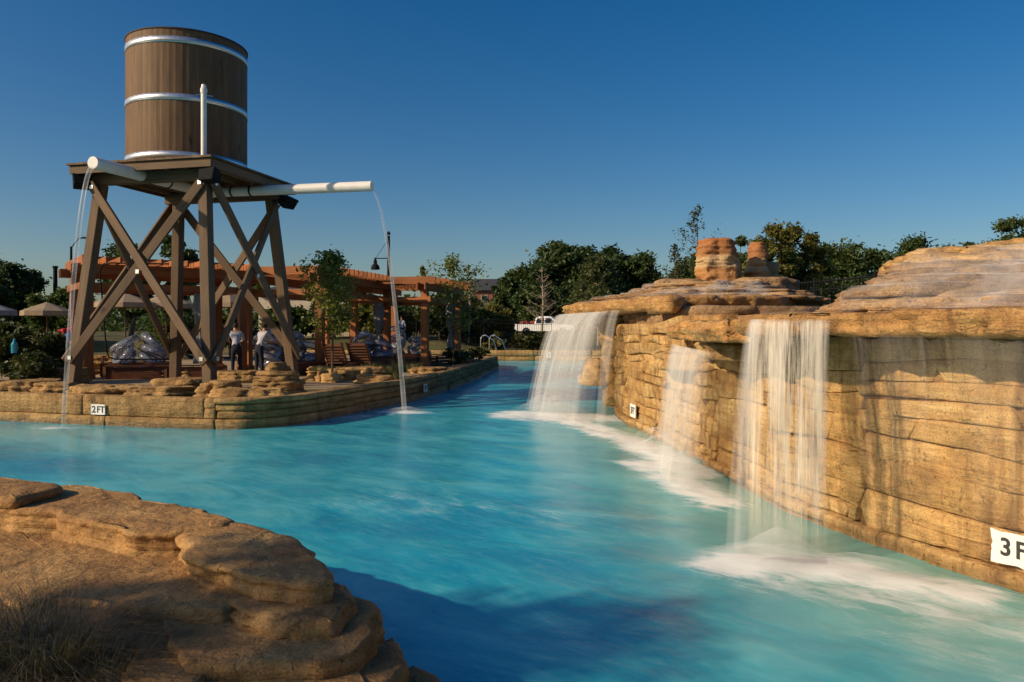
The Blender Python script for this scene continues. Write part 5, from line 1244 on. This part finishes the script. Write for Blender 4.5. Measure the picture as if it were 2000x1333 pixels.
# ================================================================== people
def person(loc, rz, h, label, shirt, arms='down', lean=.0, child=False):
    s_ = h/1.72
    J = {'pel': (0, 0, .95), 'wst': (0, .03+lean*.3, 1.12), 'chs': (0, .02+lean*.8, 1.36), 'nek': (0, .03+lean, 1.50), 'hd0': (0, .05+lean*1.1, 1.60), 'hd1': (0, .06+lean*1.2, 1.70),
         'lsh': (-.17, .02+lean*.9, 1.43), 'rsh': (.17, .02+lean*.9, 1.43), 'lhp': (-.095, 0, .90), 'rhp': (.095, 0, .90), 'lkn': (-.11, .03, .49), 'rkn': (.11, .05, .49), 'lan': (-.12, 0, .09), 'ran': (.13, .02, .09), 'lto': (-.13, .16, .035), 'rto': (.15, .18, .035)}
    if arms == 'down': J.update(lel=(-.25, .0+lean*.6, 1.15), rel=(.25, 0+lean*.6, 1.15), lwr=(-.26, .1+lean*.4, .92), rwr=(.26, .1+lean*.4, .92), lha=(-.26, .13+lean*.4, .84), rha=(.26, .13+lean*.4, .84))
    else: J.update(lel=(-.27, .16+lean, 1.2), rel=(.27, .16+lean, 1.2), lwr=(-.17, .42+lean, 1.14), rwr=(.17, .42+lean, 1.14), lha=(-.14, .51+lean, 1.13), rha=(.14, .51+lean, 1.13))
    E_ = [('pel', 'wst'), ('wst', 'chs'), ('chs', 'nek'), ('nek', 'hd0'), ('hd0', 'hd1')]
    for q in 'lr': E_ += [('chs', q+'sh'), (q+'sh', q+'el'), (q+'el', q+'wr'), (q+'wr', q+'ha'), ('pel', q+'hp'), (q+'hp', q+'kn'), (q+'kn', q+'an'), (q+'an', q+'to')]
    rad = dict(pel=.145, wst=.125, chs=.15, nek=.055, hd0=.085, hd1=.088, sh=.07, el=.045, wr=.032, ha=.038, hp=.095, kn=.062, an=.045, to=.04)
    me = bpy.data.meshes.new('body'); names = list(J); ix = {n: i for i, n in enumerate(names)}
    me.from_pydata([tuple(c*s_ for c in J[n]) for n in names], [(ix[a], ix[b]) for a, b in E_], []); o = bpy.data.objects.new('body', me); COL.objects.link(o)
    md = o.modifiers.new('skin', 'SKIN'); md.use_smooth_shade = True; o.modifiers.new('sub', 'SUBSURF').levels = 1
    for n in names:
        r_ = rad.get(n, rad.get(n[1:])); sv = me.skin_vertices[0].data[ix[n]]; sv.radius = (r_*s_, r_*s_*(.75 if n in ('chs', 'wst', 'pel') else 1)); sv.use_root = n == 'pel'
    bpy.context.view_layer.update(); me2 = bpy.data.meshes.new_from_object(o.evaluated_get(bpy.context.evaluated_depsgraph_get())); bpy.data.objects.remove(o)
    me2.materials.clear()
    for m in (M_SKIN, shirt, M_TROUS, M_SHOE): me2.materials.append(m)
    jp = np.array([J[n] for n in names])*s_
    for p_ in me2.polygons:
        c = np.array(p_.center); n = names[int(np.argmin(((jp-c)**2).sum(1)))]; k = n if n in rad else n[1:]
        p_.material_index = 0 if k in ('hd0', 'hd1', 'nek', 'wr', 'ha') or (k == 'el' and c[2] < J[n][2]*s_-.02) else 2 if k in ('pel', 'hp', 'kn') or (k == 'an' and c[2] > .12*s_) else 3 if k in ('an', 'to') else 1
    M0 = Matrix.Translation(loc) @ Matrix.Rotation(rz, 4, 'Z'); root = thing('person', loc, label, 'person')
    add('body', me2, None, None, root, M0)
    hd = Vector(J['hd1'])*s_
    hm = MB(); hm.lathe((0, 0, 0), [(0, .115), (.06, .10), (.095, .05), (.105, -.01), (.10, -.06), (.085, -.10)], 14); hm.v = [(x, y*1.08-.015-(.02 if z < 0 else 0), z) for x, y, z in hm.v]
    hm.v = [(x, min(y, .06 if z < .03 else 1), z) for x, y, z in hm.v]
    hm.build('hair', M_HAIR, root, M0 @ Matrix.Translation(hd) @ Matrix.Scale(s_*.93, 4), True)
    nm = MB().box((hd.x, hd.y+.095*s_, hd.z-.04*s_), (.025*s_, .03*s_, .04*s_)); nm.build('nose', M_SKIN, root, M0)
    for s2 in (-1, 1):
        MB().box((hd.x+s2*.033*s_, hd.y+.086*s_, hd.z-.01*s_), (.022*s_, .012*s_, .012*s_)).build('eye', M_HAIR, root, M0)
        hn = Vector(J[('l' if s2 < 0 else 'r')+'ha'])*s_; wr = Vector(J[('l' if s2 < 0 else 'r')+'wr'])*s_; d_ = (hn-wr).normalized(); sd = d_.cross(Vector((1, 0, 0))).normalized()
        fm = MB()
        for k in range(4):
            b0 = hn+sd*(k-1.5)*.019*s_; fm.tube([b0-d_*.02*s_, b0+d_*.05*s_, b0+d_*(.075-.008*abs(k-1.5))*s_-Vector((s2*.018*s_, 0, .01*s_))], [.009*s_, .0085*s_, .006*s_], 5)
        tb = hn-sd*.034*s_-d_*.03*s_; fm.tube([tb, tb-sd*.02*s_+d_*.03*s_, tb-sd*.022*s_+d_*.055*s_], [.011*s_, .01*s_, .007*s_], 5)
        fm.build('fingers', M_SKIN, root, M0)
person((P(462, 0, 24.0)[0], 24.0, .52), R(25), 1.66, 'left person in white shirt and black trousers behind the tower, leaning to the rings', M_SHIRT, 'fwd', .30)
person((P(505, 0, 24.0)[0], 24.0, .52), R(-30), 1.66, 'right person in white shirt and black trousers with back turned behind the tower', M_SHIRT, 'fwd', .20)
person((P(785, 0, 53.2)[0], 53.2, gz(-7.6, 53.2)), R(170), 1.7, 'distant person in white top standing by the far fence', M_SHIRT, 'down')
person((P(772, 0, 53)[0], 53.0, gz(-8.1, 53.0)), R(120), 1.65, 'distant person in red top beside the one in white', M_RED, 'down')

# ================================================================== falling water
def sheet(name, rows, mat, parent, seed=0, dens=None):
    """rows: list of rows of points (each row one step of the fall)"""
    G = np.array(rows, float); a, b = G.shape[:2]; V = G.reshape(-1, 3); idx = np.arange(a*b).reshape(a, b)
    f = np.stack([idx[:-1, :-1], idx[:-1, 1:], idx[1:, 1:], idx[1:, :-1]], -1).reshape(-1, 4)
    o = add(name, V, f, mat, parent, smooth=True)
    uu_ = np.concatenate([[0], np.cumsum(np.linalg.norm(np.diff(G[0], axis=0), axis=1))]); tt = np.concatenate([[0], np.cumsum(np.linalg.norm(np.diff(G[:, b//2], axis=0), axis=1))])
    FU, FT = np.meshgrid(uu_, tt); vattr(o.data, 'flow', np.stack([FU.ravel()+seed*3.1, FT.ravel(), np.full(a*b, seed*7.7)], 1))
    fattr(o.data, 'dens', dens if dens is not None else np.ones(a*b)); return o
def fall(parent, lip, outw, throw, z_end, mat, seed=0, nt=26, edge=.28, layers=2, spread=.04, fade=(0, 0), name='water_veil', base=1.0, clump=1.5):
    lip = catmull([np.array(p) for p in lip], .05); n = len(lip); ow = np.array([*outw, 0.0]); ow /= np.linalg.norm(ow)
    for L in range(layers):
        rows = []; de = []
        jit = fbm(np.stack([np.arange(n)*.09, np.full(n, seed+L*5.), np.zeros(n)], 1), 1.0, 3, seed)
        cl_ = fbm(np.stack([np.arange(n)*.11, np.full(n, seed*1.7+L*9.), np.zeros(n)], 1), 1.0, 3, seed+60)
        for i in range(nt+1):
            t_ = i/nt; drop = t_*t_
            row = lip.copy(); H = lip[:, 2]-z_end; row[:, 2] = lip[:, 2]-H*drop
            k = (throw*(1+.5*jit)+L*spread)*t_
            row[:, :2] += (ow[None, :2]*k[:, None]); rows.append(row)
            e = np.minimum(np.arange(n), np.arange(n)[::-1])/(n*edge); e = np.clip(e, 0, 1); e = e*e*(3-2*e)
            fd = 1.0
            if fade[0]: fd *= np.clip(drop/fade[0], 0, 1)
            if fade[1]: fd *= np.clip((1-drop)/fade[1], 0, 1)
            de.append(base*e*fd*(.72+.28*(1-drop))*np.clip(.72+clump*cl_+.9*(1-drop)*.25, .06, 1.25))
        sheet(name, rows, mat, parent, seed+L, np.array(de).ravel())
def spray(parent, c, rx, ry, h, rot, seed, dens=.9, layers=3):
    for L in range(layers):
        n, m = 14, 36; rows = []; de = []
        for i in range(n+1):
            r_ = i/n; row = []
            for k in range(m+1):
                a = 2*math.pi*k/m; x, y = rx*r_*math.cos(a), ry*r_*math.sin(a); row.append((c[0]+x*math.cos(rot)-y*math.sin(rot), c[1]+x*math.sin(rot)+y*math.cos(rot), 0))
            rows.append(row)
        G = np.array(rows); nz = fbm(G.reshape(-1, 3)+L*9.1, 2.6, 3, seed).reshape(n+1, m+1); rr_ = np.linspace(0, 1, n+1)[:, None]
        G[:, :, 2] = .03+h*.42*(.4+.5*L)*(1-rr_**2)**2*(1+.7*nz); d_ = dens*np.clip(1-rr_, 0, 1)**1.8*np.ones((1, m+1))
        idx = np.arange((n+1)*(m+1)).reshape(n+1, m+1); f = np.stack([idx[:-1, :-1], idx[:-1, 1:], idx[1:, 1:], idx[1:, :-1]], -1).reshape(-1, 4)
        o = add('spray', G.reshape(-1, 3), f, V_MIST, parent, smooth=True); vattr(o.data, 'flow', G.reshape(-1, 3)+np.array([0, 0, L*5.0])); fattr(o.data, 'dens', d_.ravel())

wf1 = thing('waterfall', (1.4, 18.6, 0), 'broad misty waterfall pouring off the far left rock lip', 'waterfall', 'waterfalls off the rockwork')
fall(wf1, [(1.22, 20.0, 2.4), (1.34, 19.0, 2.4), (1.62, 18.0, 2.4), (1.84, 17.2, 2.4), (2.12, 16.2, 2.4)], (-.97, -.25), .5, 0, V_SOFT, 1, layers=4, spread=.14, base=.85, edge=.22, clump=.7)
fall(wf1, [(1.7, 17.8, 2.42), (2.05, 16.6, 2.41), (2.25, 15.6, 2.4)], (-.97, -.25), .35, 0, V_THIN, 5, layers=2, base=1.0)
fall(wf1, [(2.1, 16.3, 2.42), (2.18, 16.0, 2.41), (2.25, 15.7, 2.4)], (-.97, -.25), .3, 0, V_SOFT, 8, layers=1, base=.9, edge=.3)
spray(wf1, (.9, 18.3), 1.6, .9, .7, R(-60), 31, 1.0); spray(wf1, (1.9, 16.3), .8, .6, .2, R(-70), 32, .8)
wf2 = thing('waterfall', (2.4, 12, 0), 'thin waterfall from the gap under the middle ledge of the rock wall', 'waterfall', 'waterfalls off the rockwork')
fall(wf2, [(2.40, 11.5, 1.80), (2.33, 10.7, 1.78), (2.33, 9.9, 1.76), (2.40, 9.0, 1.72)], (-1, -.2), .16, 0, V_SOFT, 11, layers=3, base=1.0, spread=.07, edge=.35, clump=.7)
fall(wf2, [(2.42, 11.9, 1.64), (2.40, 10.9, 1.64), (2.4, 9.6, 1.64)], (-1, -.1), .12, 0, V_THIN, 14, layers=2)
spray(wf2, (2.3, 12.2), 1.2, .6, .7, R(-80), 33, 1.0); spray(wf2, (2.3, 10.4), 1.3, .5, .55, R(-80), 34, 1.0); spray(wf2, (2.45, 9.4), .7, .3, .2, R(-80), 36, .6)
wf3 = thing('waterfall', (2.4, 6.9, 0), 'bright sunlit main waterfall off the near rock lip', 'waterfall', 'waterfalls off the rockwork')
fall(wf3, [(2.25, 7.25, 2.1), (2.31, 7.02, 2.1), (2.52, 6.82, 2.1), (2.80, 6.74, 2.1)], (-.45, -.9), .34, 0, V_MAIN, 21, layers=3, spread=.05, edge=.12, fade=(.02, .32), nt=34, base=1.15)
fall(wf3, [(2.25, 7.25, 2.1), (2.28, 7.1, 2.1), (2.34, 7.0, 2.1)], (-.8, -.6), .3, 0, V_SOFT, 25, layers=2, edge=.3)
spray(wf3, (2.2, 6.5), .9, .55, .26, R(-10), 37, 1.0, 4); spray(wf3, (2.8, 6.2), .8, .4, .3, R(-25), 38, .9)
fall(wf3, [(2.2, 7.2, .9), (2.28, 6.95, .95), (2.52, 6.75, .95), (2.85, 6.66, .9)], (-.5, -.9), .35, 0, V_SOFT, 27, layers=3, edge=.5, fade=(.8, 0), spread=.16, base=.42)
wf4 = thing('waterfall', (3.1, 6, 0), 'thin transparent veil of water in front of the near rock wall', 'waterfall', 'waterfalls off the rockwork')
fall(wf4, [(2.92, 6.75, 1.98), (3.1, 6.2, 1.97), (3.32, 5.4, 1.96), (3.45, 4.95, 1.96)], (.3, .1), .12, .1, V_THIN, 41, layers=2, fade=(.02, .9), edge=.12, base=.6)
fall(wf4, [(3.4, 5.2, 1.98), (3.75, 4.3, 1.97)], (.3, .1), .1, .1, V_THIN, 45, layers=1, fade=(.02, .9), base=.3)
spray(wf4, (3.2, 5.45), .7, .35, .14, R(-45), 39, .7, 2); spray(wf4, (3.6, 4.8), .6, .3, .1, R(-50), 40, .5, 2)
# films of water sliding down the stepped rock
bpy.context.view_layer.update(); dg = bpy.context.evaluated_depsgraph_get()
ROCKSET = set(c.name for c in rw.children)
def drop_z(x, y, zt=5.0):
    o_ = Vector((x, y, zt))
    for _ in range(12):
        hit, loc, nrm, i, ob, m_ = sc.ray_cast(dg, o_, Vector((0, 0, -1)))
        if not hit: return None
        if ob.name in ROCKSET: return loc.z
        o_ = loc+Vector((0, 0, -.001))
    return None
def film(parent, top, bot, wtop, wbot, seed, dens=1.0, n=44, m=16, offs=.02):
    top, bot = np.array(top, float), np.array(bot, float); d_ = bot-top; d_ /= np.linalg.norm(d_); sd = np.array([-d_[1], d_[0]]); rows = []; de = []
    for i in range(n+1):
        t_ = i/n; c = top+(bot-top)*t_; wd = wtop+(wbot-wtop)*t_; row = []
        for k in range(m+1):
            e = k/m*2-1; q = c+sd*e*wd/2; z = drop_z(q[0], q[1]); row.append((q[0], q[1], 2.0 if z is None else z+offs)); de.append(dens*(1-abs(e)**2.5)*min(1, t_/.15)*min(1, (1-t_)/.12))
        rows.append(row)
    G = np.array(rows); G[1:-1, :, 2] = np.maximum(G[1:-1, :, 2], (G[:-2, :, 2]+2*G[1:-1, :, 2]+G[2:, :, 2])/4)
    sheet('water_film', G, V_FILM, parent, seed, np.array(de))
ff = thing('water_film', (3, 16, 2.3), 'thin sheets of water sliding down the stepped left rock dome', 'water film', 'water films on the rocks')
film(ff, (3.6, 18.9), (1.8, 19.2), .9, 1.6, 51, .9); film(ff, (5.2, 18.3), (3.4, 14.3), .5, 1.1, 52, 1.0); film(ff, (5.9, 18.6), (4.6, 14.8), .5, .9, 53, .8); film(ff, (4.4, 17.6), (2.9, 15.4), .8, 1.4, 55, .6)
ff2 = thing('water_film', (4.6, 7, 2.3), 'hazy sheet of water sliding down the stepped right rock dome', 'water film', 'water films on the rocks')
film(ff2, (6.4, 9.0), (3.7, 5.9), 1.4, 2.0, 61, .95, 60, 24); film(ff2, (5.0, 8.9), (3.35, 7.0), .7, 1.1, 62, .8); film(ff2, (6.8, 8.4), (4.6, 4.9), 1.2, 1.6, 63, .7, 60)
# jets from the two spouts
def jet(p0, p1, r0, r1, label, seed):
    p0, p1 = np.array(p0), np.array(p1); n = 30; rows = []; de = []; H = p0[2]-p1[2]
    for i in range(n+1):
        t_ = i/n; c = p0+(p1-p0)*np.array([t_, t_, 0]); c[2] = p0[2]-H*t_**2*.93-H*.07*t_; r_ = r0+(r1-r0)*t_; row = []
        for k in range(13):
            a = 2*math.pi*k/12; row.append((c[0]+r_*math.cos(a), c[1]+r_*math.sin(a), c[2])); de.append(1-.35*t_)
        rows.append(row)
    o = sheet('water_jet', rows, V_JET, None, seed, np.array(de)); tag(o, label, 'water jet', 'jets from the tower spouts')
jl = np.array(SL)+np.array([0, 0, -.09]); jet(jl, jl+np.array([-u.x*.8, -u.y*.8, -jl[2]]), .05, .045, 'thin jet of water falling from the left tower spout', 71)
jr = np.array(SR)+np.array([-.02, 0, -.09]); jet(jr, (-2.6, 18.6, 0.0), .016, .06, 'thin jet of water falling from the right tower spout into the channel', 72)
sj = thing('splash', (-2.6, 18.6, 0), 'white splash where the right hand jet meets the channel', 'splash'); spray(sj, (-2.6, 18.6), .8, .5, .22, R(20), 81, 1.0)
sj2 = thing('splash', (-9.3, 15.7, 0), 'small splash under the left hand jet', 'splash'); spray(sj2, (-9.3, 15.6), .45, .3, .08, 0, 82, .9, 2)
